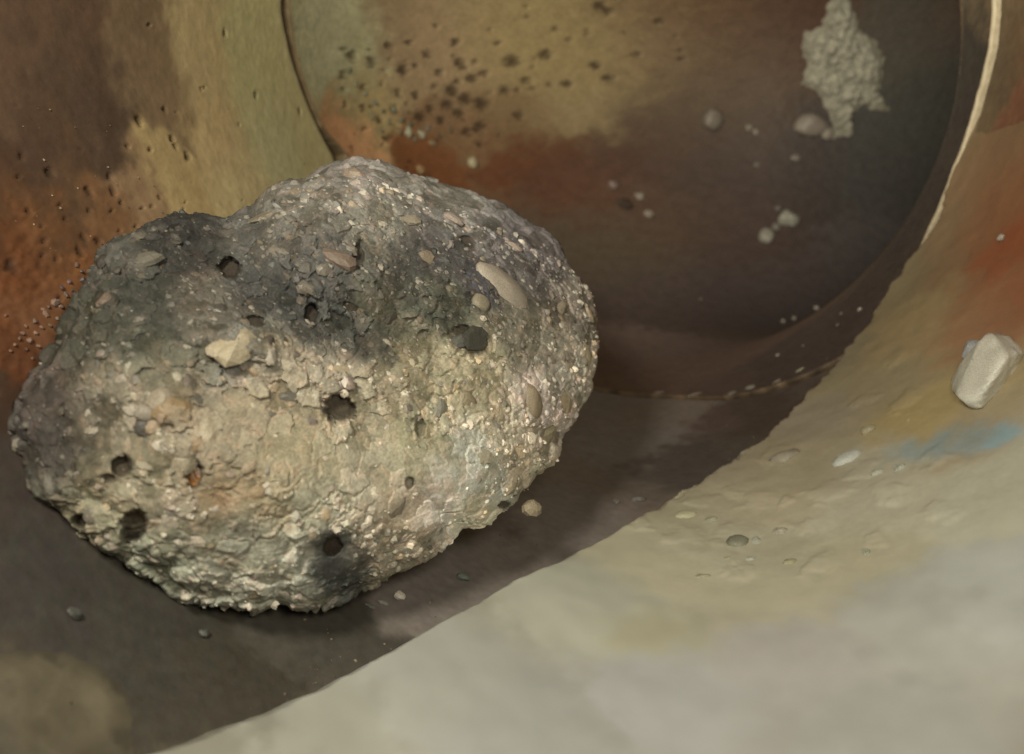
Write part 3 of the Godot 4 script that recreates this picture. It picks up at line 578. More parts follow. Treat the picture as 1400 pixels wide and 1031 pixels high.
func rock_face(a: float, b: float, coloured := true) -> Vector3:
	var turn := atan2(b, a)
	var q := minf(sqrt(a * a + b * b) / rock_radius(turn), 1.0)
	var h := ROCK_DEPTH * pow(1.0 - pow(q, 2.8), 0.55)
	var inner := 1.0 - smoothstep(0.85, 1.0, q)
	for f in rock_shape:
		var dx: float = (a - f[0]) / f[2]
		var dy: float = (b - f[1]) / f[3]
		var d2 := dx * dx + dy * dy
		if d2 < 5.0: h += f[4] * exp(-d2 * 1.1) * 1.2 * inner
	var wa := a + 0.8 * n_mid.get_noise_2d(a * 2.0, b * 2.0)
	var wb := b + 0.8 * n_mid.get_noise_2d(a * 2.0 + 90.0, b * 2.0)
	var w1 := n_soft.get_noise_3d(a * 2.2, b * 2.2, h * 2.2)
	var w2 := n_mid.get_noise_3d(a, b, h)
	var w3 := n_fine.get_noise_3d(a, b, h)
	var big := n_cell.get_noise_3d(wa, wb, h) + 1.0
	var big_id := n_cell_id.get_noise_3d(wa, wb, h)
	var small := n_grain.get_noise_3d(wa, wb, h) + 1.0
	var small_id := n_grain_id.get_noise_3d(wa, wb, h)
	var lumps := smoothstep(0.0, 0.16, big) * (0.45 + 0.55 * big_id)
	var grains := smoothstep(0.0, 0.5, small) * (0.5 + 0.5 * small_id)
	# the upper right is all grains, the lower middle smooth paste
	var paste := 0.0
	for f in rock_paste:
		var dx: float = (a - f[0]) / f[2]
		var dy: float = (b - f[1]) / f[3]
		paste += f[4] * exp(-dx * dx - dy * dy)
	paste = smoothstep(0.25, 0.8, paste + 0.5 * w2 + 0.3 * w1)
	var deep := 0.0
	var hole_tint := 0.0
	var inside := 0.0
	for f in rock_holes:
		var dx: float = (a - f[0]) / f[2]
		if absf(dx) > 1.7: continue
		var dy: float = (b - f[1]) / f[3]
		var d2 := dx * dx + dy * dy
		if d2 > 2.5: continue
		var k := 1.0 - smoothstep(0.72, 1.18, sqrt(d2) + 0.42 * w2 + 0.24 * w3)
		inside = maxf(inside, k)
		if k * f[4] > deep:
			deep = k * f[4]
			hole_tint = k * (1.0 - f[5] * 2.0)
	var rise := 0.7 * w1 + (0.6 - 0.35 * paste) * w2 + (0.62 - 0.42 * paste) * lumps + (0.24 - 0.16 * paste) * grains + (0.09 - 0.04 * paste) * w3
	rise *= 1.0 - 0.75 * inside
	last_hole = inside
	h += rise * (0.35 + 0.65 * inner)
	h -= deep
	var side := smoothstep(0.78, 1.0, q)
	var out := (rise * 0.9 - 0.4) * side
	if coloured:
		var k := look_up(rock_map, a + 1.6 * w2 + 1.2 * w3, b + 1.6 * n_mid.get_noise_2d(a + 60.0, b))
		k *= 1.0 + 0.30 * big_id * (1.0 - 0.45 * paste) + 0.22 * small_id * (1.0 - 0.55 * paste) + 0.14 * w2 + 0.12 * w3
		k = k.lerp(Color(k.r * 1.03, k.g * 0.93, k.b * 0.93), clampf(small_id, 0.0, 1.0))
		k = k.lerp(Color(k.r * 0.98, k.g * 0.94, k.b * 0.80), clampf(-big_id, 0.0, 1.0) * 0.6)
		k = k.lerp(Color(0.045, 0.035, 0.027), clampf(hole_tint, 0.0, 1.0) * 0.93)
		last_tint = k
	return face_point(a + out * cos(turn), b + out * sin(turn), h)

func lump() -> void:
	make_rock_map()
	var root := Node3D.new()
	root.name = "mortar_lump"
	root.position = C0
	add_child(root, true)
	tag(root, "large pale grey lump of old mortar with a dark band, lying in the pipe", "lump")
	var nu := 900
	var rows := knots([0.0, 0.86, 1.0], [190, 60])
	rows[0] = 0.0005
	var p := PackedVector3Array()
	var c := PackedColorArray()
	for v in rows.size():
		for u in nu:
			var a := TAU * u / nu
			var r := rock_radius(a) * rows[v]
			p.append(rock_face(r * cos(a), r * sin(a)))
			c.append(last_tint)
	var base := p.size() - nu
	for k in 30:
		var q := 1.0 - float(k + 1) / 30.0
		for u in nu:
			var a := TAU * u / nu
			var r := rock_radius(a) * maxf(q, 0.001)
			var h := 26.0 * pow(1.0 - pow(q, 2.6), 0.6)
			var pt := face_point(r * cos(a), r * sin(a), -h - 0.9 * n_mid.get_noise_2d(r * cos(a), r * sin(a)))
			if k < 5: pt = pt.lerp(p[base + u], 0.5 - 0.1 * k)
			pt += C0
			var rad := Vector2(pt.x, pt.y).length()
			if rad > R - 0.0006: pt = Vector3(pt.x * (R - 0.0006) / rad, pt.y * (R - 0.0006) / rad, pt.z)
			p.append(pt - C0)
			c.append(c[base + u])
	put("body", grid_mesh(p, c, nu, rows.size() + 30, true), M.mortar, root)
	pebbles(root)

func faceted(m: ArrayMesh) -> ArrayMesh:
	# the same mesh with flat faces
	var a := m.surface_get_arrays(0)
	var p: PackedVector3Array = a[Mesh.ARRAY_VERTEX]
	var c: PackedColorArray = a[Mesh.ARRAY_COLOR]
	var q := PackedVector3Array()
	var n := PackedVector3Array()
	var k := PackedColorArray()
	var idx: PackedInt32Array = a[Mesh.ARRAY_INDEX]
	for i in range(0, idx.size(), 3):
		var f := (p[idx[i + 2]] - p[idx[i]]).cross(p[idx[i + 1]] - p[idx[i]])
		if f.length() < 1e-9: continue
		for j in 3:
			q.append(p[idx[i + j]])
			n.append(f.normalized())
			k.append(c[idx[i + j]])
	var arr := []
	arr.resize(Mesh.ARRAY_MAX)
	arr[Mesh.ARRAY_VERTEX] = q
	arr[Mesh.ARRAY_NORMAL] = n
	arr[Mesh.ARRAY_COLOR] = k
	var o := ArrayMesh.new()
	o.add_surface_from_arrays(Mesh.PRIMITIVE_TRIANGLES, arr)
	return o

# small stones of a few shapes, shared by all that are set in the lump or lie in the pipe
var stone_shapes := []
var tinted := {}

func stone_shape(s: int, angular: float, rings := 9, sides := 14) -> ArrayMesh:
	# a unit pebble: a ball cut by a few flats and roughened
	var r := RandomNumberGenerator.new()
	r.seed = 900 + s
	var flats := []
	for i in 9:
		flats.append([Vector3(r.randfn(), r.randfn(), r.randfn()).normalized(), r.randf_range(0.5, 0.9)])
	var p := PackedVector3Array()
	var c := PackedColorArray()
	for v in rings:
		var la := PI * (float(v) / (rings - 1) - 0.5)
		for u in sides:
			var lo := TAU * u / sides
			var d := Vector3(cos(la) * cos(lo), sin(la), -cos(la) * sin(lo))
			if v == 0 or v == rings - 1: d = (d + Vector3(cos(lo), 0, -sin(lo)) * 0.02).normalized()
			var far := 1.0
			for f in flats:
				var k: float = d.dot(f[0])
				if k > 0.05: far = minf(far, f[1] / k)
			far = lerpf(1.0, far, angular) * (1.0 + 0.10 * n_mid.get_noise_3d(d.x * 5.0 + s * 20.0, d.y * 5.0, d.z * 5.0))
			p.append(d * far)
			var g := 0.96 + 0.18 * n_mid.get_noise_3d(d.x * 8.0 + s * 31.0, d.y * 8.0, d.z * 8.0)
			c.append(Color(g, g, g))
	var m := grid_mesh(p, c, sides, rings, true)
	return faceted(m) if angular > 0.9 else m

func stone_material(tint: Color, rough := 0.6) -> StandardMaterial3D:
	var key := "%d_%d_%d_%d" % [int(tint.r * 40), int(tint.g * 40), int(tint.b * 40), int(rough * 10)]
	if not tinted.has(key):
		var m := mat("stone", rough, M.mortar.normal_texture, M.mortar.albedo_texture, 90.0, 0.4)
		m.albedo_color = tint.linear_to_srgb()
		tinted[key] = m
	return tinted[key]

func set_stone(called: String, parent: Node3D, at: Vector3, x: Vector3, y: Vector3, z: Vector3, tint: Color, shape: int, rough := 0.6) -> MeshInstance3D:
	var o := put(called, stone_shapes[shape % stone_shapes.size()], stone_material(tint, rough), parent)
	o.transform = Transform3D(Basis(x, y, z), at)
	return o

func in_face(root: Node3D, called: String, a: float, b: float, ra: float, rb: float, rise: float, turn: float, tint: Color, shape: int, rough := 0.6) -> MeshInstance3D:
	# a stone set in the lump's face: ra by rb mm seen from the front, standing out by "rise" of its smaller radius
	var at := rock_face(a, b, false)
	var d := 0.5
	var du := rock_face_smooth(a + d, b) - rock_face_smooth(a - d, b)
	var dv := rock_face_smooth(a, b + d) - rock_face_smooth(a, b - d)
	var n := du.cross(dv).normalized()
	var x := du.normalized().rotated(n, turn)
	var z := x.cross(n)
	var thick := minf(ra, rb) * 0.6
	return set_stone(called, root, at + n * thick * (rise * 0.8 - 0.6) * 0.001, x * ra * 0.001, n * thick * 0.001, z * rb * 0.001, tint, shape, rough)

func rock_face_smooth(a: float, b: float) -> Vector3:
	var q := minf(sqrt(a * a + b * b) / rock_radius(atan2(b, a)), 1.0)
	return face_point(a, b, ROCK_DEPTH * pow(1.0 - pow(q, 2.8), 0.55))

func pebbles(root: Node3D) -> void:
	for i in 5: stone_shapes.append(stone_shape(i, 0.75))
	for i in 7: stone_shapes.append(stone_shape(i + 10, 1.0, 7, 10))
	stone_shapes.append(stone_shape(40, 0.12, 19, 30))
	# the ones that can be told apart: [a, b, ra, rb, rise, turn, tint, shape, rough]
	var known := [[28.38, 25.48, 5.12, 2.56, 0.2, -0.52, Color(0.30, 0.275, 0.235), 12, 0.55], [23.83, 20.92, 1.63, 1.41, 0.6, 0.2, Color(0.27, 0.25, 0.19), 1, 0.6], [22.24, 13.90, 3.17, 2.22, 1.0, 0.5, Color(0.075, 0.08, 0.072), 5, 0.12], [19.96, 13.17, 1.47, 1.26, 1.0, 0.5, Color(0.14, 0.15, 0.14), 6, 0.12], [-15.22, -4.28, 2.40, 1.92, 0.0, 0.1, Color(0.20, 0.150, 0.085), 8, 0.6], [33.36, 7.02, 1.94, 2.69, 0.5, 0.3, Color(0.31, 0.265, 0.19), 2, 0.6], [36.18, 2.54, 1.83, 2.26, 0.6, -0.2, Color(0.29, 0.265, 0.185), 6, 0.6], [39.49, 7.73, 1.54, 2.20, 0.5, 0.2, Color(0.27, 0.23, 0.16), 7, 0.6],
	[44.88, 25.63, 1.16, 2.33, 0.5, 0.4, Color(0.33, 0.28, 0.20), 8, 0.5], [43.69, 17.64, 1.48, 2.51, 0.4, 0.3, Color(0.28, 0.25, 0.175), 9, 0.6], [1.32, 21.32, 2.60, 1.70, 0.45, -0.3, Color(0.17, 0.135, 0.110), 6, 0.6], [12.61, -11.71, 1.11, 2.03, 0.2, 0.0, Color(0.22, 0.20, 0.155), 10, 0.6], [14.37, 25.76, 1.38, 1.60, 0.6, 0.3, Color(0.24, 0.21, 0.165), 5, 0.4], [-9.14, 24.04, 2.88, 1.15, 0.4, 0.9, Color(0.22, 0.20, 0.155), 7, 0.6], [2.35, 36.37, 2.31, 2.10, 0.4, 0.2, Color(0.24, 0.20, 0.165), 9, 0.6], [29.47, 33.43, 2.27, 1.14, 0.5, -0.4, Color(0.18, 0.155, 0.14), 10, 0.6],
	[18.70, 34.29, 2.21, 1.32, 0.5, -0.3, Color(0.19, 0.175, 0.145), 8, 0.6], [11.41, 31.46, 1.93, 1.28, 0.5, 0.4, Color(0.21, 0.195, 0.155), 6, 0.6], [-2.30, 33.66, 1.64, 1.03, 0.4, 0.1, Color(0.22, 0.20, 0.165), 9, 0.6], [-11.71, -11.84, 0.70, 1.33, 0.3, 0.2, Color(0.22, 0.10, 0.025), 5, 0.25], [-11.53, 4.07, 1.73, 1.38, 0.1, 0.3, Color(0.31, 0.28, 0.21), 8, 0.6], [-9.57, 5.08, 2.64, 2.11, -0.15, 0.8, Color(0.33, 0.30, 0.22), 10, 0.65], [3.77, 4.92, 1.71, 0.76, 0.5, 0.1, Color(0.33, 0.29, 0.21), 5, 0.6], [22.13, 4.82, 1.65, 1.23, 0.4, 0.1, Color(0.28, 0.25, 0.165), 2, 0.6],
	[29.47, -5.82, 1.84, 2.66, 0.45, -0.5, Color(0.33, 0.30, 0.23), 9, 0.6], [25.26, -3.31, 2.03, 1.42, 0.35, 0.2, Color(0.36, 0.345, 0.27), 7, 0.65], [-11.44, -6.51, 1.46, 1.95, 0.0, 0.3, Color(0.34, 0.31, 0.24), 11, 0.65], [-21.27, 13.51, 1.54, 2.22, 0.4, -0.3, Color(0.13, 0.125, 0.105), 6, 0.6], [-24.45, 6.60, 0.96, 1.28, 0.5, 0.0, Color(0.16, 0.145, 0.115), 7, 0.6], [-12.06, -7.49, 1.77, 1.29, 0.0, 0.5, Color(0.25, 0.19, 0.12), 8, 0.6], [-2.26, 15.40, 1.54, 1.15, 0.5, 0.3, Color(0.15, 0.14, 0.12), 9, 0.5], [33.84, -3.52, 1.05, 1.05, 0.6, 0.3, Color(0.28, 0.26, 0.20), 6, 0.6],
	[-4.76, -12.49, 1.15, 0.82, 0.3, 0.2, Color(0.29, 0.23, 0.15), 8, 0.6], [39.40, 24.83, 1.72, 1.26, 0.5, 0.6, Color(0.22, 0.20, 0.15), 10, 0.6]]
	for q in known:
		in_face(root, "pebble", q[0], q[1], q[2], q[3], q[4], q[5], q[6], q[7], q[8])
	var chip := [[32.50, -9.49, 2.05, 1.84]]
	var q0: Array = chip[0]
	var o := set_stone("edge_pebble", root, face_point(q0[0], q0[1], 4.0), RX * 0.0019, RN * 0.0016, -RY * 0.0016, Color(0.33, 0.29, 0.22), 8)
	tag(o, "pale angular chip hanging from the lower right edge of the lump")
	var count := 0
	while count < 258:
		var a := rng.randf_range(-40.0, 56.0)
		var b := rng.randf_range(-34.0, 34.0)
		var q := sqrt(a * a + b * b) / rock_radius(atan2(b, a))
		if q > 0.985 or rng.randf() > grain_chance(a, b): continue
		var r := 0.6 + 0.95 * pow(rng.randf(), 2.0)
		rock_face(a, b)
		if last_hole > 0.2: continue
		in_face(root, "pebble", a, b, r, r * rng.randf_range(0.6, 0.95), rng.randf_range(-0.25, 0.2), rng.randf() * TAU, grain_tint(), 5 + rng.randi() % 7, 0.35 if rng.randf() > 0.92 else 0.65)
		count += 1
	grains(root, "gravel_grains", 1700, 0.00030, 0.00060, stone_shape(71, 1.0, 5, 7), 0.7)
	grains(root, "sand_grains", 2600, 0.00008, 0.00020, stone_shape(70, 1.0, 5, 7), 0.75)

func grain_chance(a: float, b: float) -> float:
	var paste := 0.0
	for f in rock_paste:
		var dx: float = (a - f[0]) / f[2]
		var dy: float = (b - f[1]) / f[3]
		paste += f[4] * exp(-dx * dx - dy * dy)
	return clampf(1.05 - paste * 1.1, 0.07, 1.0)

func grain_tint() -> Color:
	# the lump's own tone here, shifted the way sand grains differ
	var t := last_tint
	var lum := (t.r + t.g + t.b) / 3.0
	var pick := rng.randf()
	if pick < 0.30: t = t.lerp(Color(1.0, 0.95, 0.83) * lum * 1.5, 0.8)
	elif pick < 0.50: t = t.lerp(Color(1.0, 0.84, 0.74) * lum * 0.95, 0.8)
	elif pick < 0.62: t = t.lerp(Color(1.0, 0.78, 0.50) * lum * 1.0, 0.7)
	elif pick < 0.74: t = t.lerp(Color(0.98, 1.0, 0.92) * lum * 0.55, 0.75)
	elif pick < 0.80: t = t * 0.35
	elif pick < 0.88: t = Color(0.33, 0.30, 0.24).lerp(t, 0.6)
	return t * rng.randf_range(0.8, 1.2)

func grains(root: Node3D, called: String, n: int, least: float, more: float, shape: Mesh, rough: float) -> void:
	var mm := MultiMesh.new()
	mm.transform_format = MultiMesh.TRANSFORM_3D
	mm.use_colors = true
	mm.mesh = shape
	mm.instance_count = n
	for i in n:
		var a := 0.0
		var b := 0.0
		while true:
			a = rng.randf_range(-42.0, 58.0)
			b = rng.randf_range(-36.0, 36.0)
			if a * a + b * b < pow(rock_radius(atan2(b, a)), 2.0) and rng.randf() < grain_chance(a, b): break
		var at := rock_face(a, b)
		if last_hole > 0.25 and rng.randf() < 0.9: at = rock_face(a + 4.0, b + 3.0)
		var t := grain_tint()
		var r := least + more * pow(rng.randf(), 2.2)
		at -= (EYE - at).normalized() * r * 0.62
		var bs := Basis(Vector3(rng.randfn(), rng.randfn(), rng.randfn()).normalized(), rng.randf() * TAU).scaled(Vector3(r, r * rng.randf_range(0.5, 1.0), r * rng.randf_range(0.6, 1.0)))
		mm.set_instance_transform(i, Transform3D(bs, at))
		mm.set_instance_color(i, t)
	var g := MultiMeshInstance3D.new()
	g.name = called
	g.multimesh = mm
	var gm := StandardMaterial3D.new()
	gm.vertex_color_use_as_albedo = true
	gm.roughness = rough
	g.material_override = gm
	g.set_meta("kind", "stuff")
	root.add_child(g, true)

# ------------------------------------------------------------------ what lies loose on the pipe walls
func lay(called: String, q: Array, shape: int, label: String, category: String, group := "", rough := 0.55) -> MeshInstance3D:
	# q: place, normal, tangent, half width and half height in mm, tint
	if shape < 5 and q[3] < 2.0: shape += 5
	var n: Vector3 = q[1]
	var x: Vector3 = q[2]
	var thick := minf(q[3], q[4]) * 0.75
	var o := set_stone(called, self, q[0] + n * thick * 0.45 * 0.001, x * q[3] * 0.001, n * thick * 0.001, x.cross(n) * q[4] * 0.001, q[5], shape, rough)
	tag(o, label, category, group)
	return o

func wall_stones() -> void:
	var ring := [[-86.97, 0.3201], [-92.38, 0.3218], [-89.12, 0.3291], [-82.21, 0.3349], [-78.76, 0.3370], [-76.61, 0.3444], [-71.42, 0.3513], [-63.58, 0.3536],
	[-59.62, 0.3530], [-52.92, 0.3599], [-52.92, 0.3509], [-54.95, 0.3470], [-52.02, 0.3429], [-44.69, 0.3437], [-43.29, 0.3332], [-47.46, 0.3346],
	[-53.37, 0.3302], [-58.96, 0.3250], [-62.05, 0.3166], [-67.53, 0.3182], [-73.83, 0.3133], [-78.36, 0.3130], [-80.72, 0.3203]]
	var splat := patch(ring, func(th: float, s: float, h: float) -> Vector3: return bend_point(th, s, R - h), 0.0024, Color(0.292, 0.289, 0.237), 0.75, 7.0, 0.60, Color(0.199, 0.192, 0.151))
	tag(put("mortar_splash", splat, M.crust), "ragged grey green splash of mortar stuck high on the bend's far wall", "mortar")
	for q in [[Vector3(0.03389, 0.02456, -0.33641), Vector3(0.17699, 0.16444, 0.97038), Vector3(0.76605, 0.59600, -0.24072), 5.34, 5.02, Color(0.149, 0.130, 0.108), 1, "flat round pale crumb left of the mortar splash"],
		[Vector3(0.04897, 0.03302, -0.33954), Vector3(0.06851, 0.12407, 0.98991), Vector3(0.78166, 0.60989, -0.13054), 1.90, 2.21, Color(0.181, 0.163, 0.137), 6, "upper of two tiny pale chips left of the mortar splash"],
		[Vector3(0.05289, 0.03342, -0.33979), Vector3(0.03427, 0.13277, 0.99055), Vector3(0.78306, 0.61229, -0.10916), 1.58, 1.58, Color(0.217, 0.192, 0.166), 7, "lower of two tiny pale chips left of the mortar splash"],
		[Vector3(0.06911, 0.05029, -0.34208), Vector3(0.04436, 0.08467, 0.99542), Vector3(0.78406, 0.61453, -0.08722), 8.52, 5.36, Color(0.208, 0.185, 0.158), 2, "largest pale crumb under the mortar splash with a knobbly top"],
		[Vector3(0.07659, 0.05197, -0.34247), Vector3(0.01719, 0.11907, 0.99274), Vector3(0.78363, 0.61506, -0.08734), 3.48, 3.79, Color(0.262, 0.238, 0.201), 8, "small crumb against the foot of the mortar splash"],
		[Vector3(0.07383, 0.03600, -0.33970), Vector3(-0.07376, 0.23222, 0.96986), Vector3(0.78225, 0.61670, -0.08818), 2.86, 1.91, Color(0.163, 0.143, 0.127), 3, "small pale crumb alone below the mortar splash"],
		[Vector3(0.06196, 0.02323, -0.33746), Vector3(-0.08334, 0.27134, 0.95887), Vector3(0.78348, 0.61244, -0.10521), 1.59, 1.59, Color(0.152, 0.134, 0.120), 5, "tiny crumb on the dark floor far below the chips"],
		[Vector3(0.08624, 0.01410, -0.32843), Vector3(-0.28809, 0.48600, 0.82511), Vector3(0.77973, 0.61924, -0.09249), 5.36, 4.41, Color(0.265, 0.270, 0.235), 9, "bright angular chip on the dark bend floor, upper of a pair"],
		[Vector3(0.08263, 0.00218, -0.32201), Vector3(-0.34862, 0.56003, 0.75155), Vector3(0.78087, 0.61703, -0.09757), 3.75, 3.75, Color(0.260, 0.255, 0.222), 1, "bright round chip on the dark bend floor, lower of a pair"],
		[Vector3(0.08410, 0.00839, -0.32569), Vector3(-0.31638, 0.51789, 0.79479), Vector3(0.77954, 0.61937, -0.09328), 2.20, 2.20, Color(0.160, 0.152, 0.132), 2, "dull bit between the two bright chips on the bend floor"],
		[Vector3(0.08023, 0.01498, -0.33083), Vector3(-0.24951, 0.44181, 0.86172), Vector3(0.78006, 0.61898, -0.09149), 1.90, 1.90, Color(0.111, 0.103, 0.090), 6, "small dull bit just above the bright chips on the bend floor"],
		[Vector3(0.01799, -0.02107, -0.31378), Vector3(0.15370, 0.58915, 0.79327), Vector3(0.78755, 0.41181, -0.45844), 3.95, 2.43, Color(0.139, 0.100, 0.090), 4, "flat brownish crumb on the rust stain beyond the lump"],
		[Vector3(0.02924, -0.01811, -0.31747), Vector3(0.05856, 0.59253, 0.80341), Vector3(0.80848, 0.44395, -0.38636), 2.46, 2.46, Color(0.206, 0.187, 0.160), 6, "bright bit right of the crumbs on the rust stain"],
		[Vector3(0.03747, -0.02131, -0.31505), Vector3(-0.03588, 0.64720, 0.76148), Vector3(0.82945, 0.44431, -0.33854), 2.46, 2.46, Color(0.223, 0.197, 0.169), 7, "lowest bright bit beside the crumbs on the rust stain"],
		[Vector3(0.02571, -0.02463, -0.31204), Vector3(0.06266, 0.64584, 0.76090), Vector3(0.81726, 0.40439, -0.41055), 4.87, 3.04, Color(0.047, 0.032, 0.024), 5, "dark crumb in the middle of the bits on the rust stain"],
		[Vector3(-0.02956, -0.04539, -0.26585), Vector3(0.50865, 0.69538, 0.50766), Vector3(0.61472, 0.11951, -0.77964), 2.86, 3.12, Color(0.284, 0.255, 0.168), 8, "yellowish chip in the rust just above the lump"],
		[Vector3(-0.04518, -0.04610, -0.24417), Vector3(0.65509, 0.65647, 0.37405), Vector3(0.43452, 0.07768, -0.89731), 1.67, 1.90, Color(0.280, 0.277, 0.205), 6, "pale chip left of the joint rubble above the lump"],
		[Vector3(-0.04776, -0.04713, -0.23736), Vector3(0.67542, 0.65923, 0.33048), Vector3(0.40211, 0.04641, -0.91441), 1.62, 2.08, Color(0.251, 0.256, 0.182), 9, "narrow pale chip beside the joint rubble above the lump"],
		[Vector3(-0.04143, -0.04658, -0.24946), Vector3(0.61770, 0.67287, 0.40705), Vector3(0.49177, 0.07342, -0.86762), 2.19, 1.22, Color(0.207, 0.170, 0.103), 10, "flat tan chip at the top edge of the rust above the lump"],
		[Vector3(-0.03800, -0.05482, -0.23888), Vector3(0.54974, 0.76531, 0.33479), Vector3(0.61373, -0.09816, -0.78339), 1.89, 2.13, Color(0.246, 0.169, 0.086), 7, "orange tan chip touching the upper edge of the lump"]]:
		lay("stone_chip", q, q[6], q[7], "stone chip", "chips on the bend wall")
	for q in [[Vector3(0.01712, -0.07302, -0.07884), Vector3(-0.22831, 0.97359, 0.00000), Vector3(0.96734, 0.22684, -0.11315), 1.04, 0.95, Color(0.740, 0.717, 0.651), 8, "pale chip on the dark floor under the lump, with two flakes beside it"],
		[Vector3(0.01546, -0.07339, -0.07651), Vector3(-0.20609, 0.97853, 0.00000), Vector3(0.97211, 0.20474, -0.11437), 0.93, 0.46, Color(0.303, 0.316, 0.290), 6, "nearer of two dull flakes left of the pale chip under the lump"],
		[Vector3(0.01434, -0.07362, -0.07492), Vector3(-0.19126, 0.98154, 0.00000), Vector3(0.97500, 0.18999, -0.11523), 0.82, 0.36, Color(0.209, 0.227, 0.211), 7, "farther of two dull flakes left of the pale chip under the lump"],
		[Vector3(0.04461, -0.06029, -0.12167), Vector3(-0.59480, 0.80387, 0.00000), Vector3(0.79961, 0.59165, -0.10282), 0.81, 0.95, Color(0.273, 0.253, 0.251), 5, "small pale bit at the silt edge right of the lump"],
		[Vector3(0.04794, -0.05768, -0.12327), Vector3(-0.63923, 0.76902, 0.00000), Vector3(0.76494, 0.63584, -0.10283), 1.63, 0.82, Color(0.173, 0.165, 0.158), 9, "flat dull chip at the silt edge right of the lump"],
		[Vector3(-0.00984, -0.07435, -0.05121), Vector3(0.13119, 0.99136, 0.00000), Vector3(0.98072, -0.12978, -0.14608), 0.86, 0.72, Color(0.067, 0.073, 0.068), 2, "dull grey crumb on the dark floor below the lump's left end"],
		[Vector3(0.00017, -0.07500, -0.05826), Vector3(-0.00223, 1.00000, 0.00000), Vector3(0.99153, 0.00221, -0.12989), 0.66, 0.66, Color(0.073, 0.074, 0.069), 1, "dull round crumb on the dark floor below the lump"],
		[Vector3(0.02419, -0.07099, -0.08813), Vector3(-0.32257, 0.94655, 0.00000), Vector3(0.94093, 0.32065, -0.10879), 1.35, 0.94, Color(0.186, 0.225, 0.205), 3, "flat greenish crumb on the dark floor, right of the chip under the lump"]]:
		lay("floor_chip", q, q[6], q[7], "stone chip", "chips on the dark floor")
	for q in [[Vector3(-0.06112, -0.04168, -0.20998), Vector3(0.81591, 0.55714, 0.15457), Vector3(-0.01486, 0.28745, -0.95768), 1.42, 1.01, Color(0.287, 0.315, 0.230)],
		[Vector3(-0.05886, -0.04333, -0.21511), Vector3(0.79057, 0.58288, 0.18776), Vector3(0.09150, 0.19073, -0.97737), 1.25, 1.46, Color(0.297, 0.314, 0.231)],
		[Vector3(-0.05667, -0.04419, -0.22088), Vector3(0.76803, 0.59957, 0.22505), Vector3(0.17491, 0.14167, -0.97434), 1.71, 1.28, Color(0.227, 0.249, 0.168)],
		[Vector3(-0.05437, -0.04520, -0.22560), Vector3(0.74362, 0.61789, 0.25544), Vector3(0.24808, 0.09979, -0.96359), 1.31, 1.31, Color(0.293, 0.300, 0.214)],
		[Vector3(-0.05366, -0.04384, -0.23059), Vector3(0.74183, 0.60576, 0.28764), Vector3(0.25616, 0.14044, -0.95638), 1.56, 1.12, Color(0.185, 0.202, 0.138)],
		[Vector3(-0.05075, -0.04513, -0.23496), Vector3(0.71058, 0.62886, 0.31561), Vector3(0.32956, 0.09885, -0.93895), 1.83, 1.37, Color(0.232, 0.245, 0.171)],
		[Vector3(-0.04872, -0.04503, -0.23945), Vector3(0.69215, 0.63430, 0.34438), Vector3(0.36727, 0.10122, -0.92459), 1.40, 1.63, Color(0.195, 0.205, 0.136)],
		[Vector3(-0.05209, -0.04702, -0.22753), Vector3(0.71625, 0.64447, 0.26765), Vector3(0.31842, 0.03946, -0.94713), 1.55, 1.33, Color(0.292, 0.276, 0.173)],
		[Vector3(-0.05472, -0.04738, -0.21857), Vector3(0.73920, 0.63989, 0.21003), Vector3(0.25945, 0.01722, -0.96560), 1.28, 1.28, Color(0.288, 0.259, 0.151)],
		[Vector3(-0.04511, -0.04364, -0.24837), Vector3(0.66364, 0.63109, 0.40162), Vector3(0.41701, 0.13362, -0.89903), 1.69, 1.45, Color(0.234, 0.229, 0.168)],
		[Vector3(-0.04157, -0.04369, -0.25379), Vector3(0.63026, 0.64255, 0.43577), Vector3(0.46837, 0.13297, -0.87347), 1.48, 1.23, Color(0.197, 0.161, 0.104)],
		[Vector3(-0.06305, -0.03992, -0.20548), Vector3(0.83813, 0.53087, 0.12536), Vector3(-0.11736, 0.39994, -0.90900), 1.18, 1.18, Color(0.331, 0.365, 0.273)],
		[Vector3(-0.04887, -0.04810, -0.23295), Vector3(0.68216, 0.66588, 0.30208), Vector3(0.39262, 0.01495, -0.91958), 1.37, 1.37, Color(0.239, 0.180, 0.099)],
		[Vector3(-0.04525, -0.04792, -0.24069), Vector3(0.64876, 0.67508, 0.35125), Vector3(0.44957, 0.03241, -0.89266), 1.18, 1.41, Color(0.250, 0.218, 0.142)],
		[Vector3(-0.04064, -0.04044, -0.25955), Vector3(0.63376, 0.61166, 0.47352), Vector3(0.46066, 0.19331, -0.86627), 1.51, 1.51, Color(0.166, 0.121, 0.070)],
		[Vector3(-0.05131, -0.04972, -0.22266), Vector3(0.69888, 0.67521, 0.23593), Vector3(0.36774, -0.05629, -0.92822), 1.09, 1.09, Color(0.293, 0.253, 0.148)]]:
		q[3] *= rng.randf_range(0.7, 1.5)
		q[4] *= rng.randf_range(0.5, 1.1)
		q[5] *= rng.randf_range(0.35, 0.8)
		q[2] = q[2].rotated(q[1], rng.randf() * TAU)
		lay("wall_chip", q, 5 + int(q[3] * 37.0) % 7, "small greenish chip stuck on the bend wall between joint and lump", "stone chip", "greenish chips past the joint")
	var names := ["third from its right end", "fourth from its right end", "between the long crumb and the upper ones", "nearest the silt", "the longest one", "middle of three flat ones", "nearest the lump"]
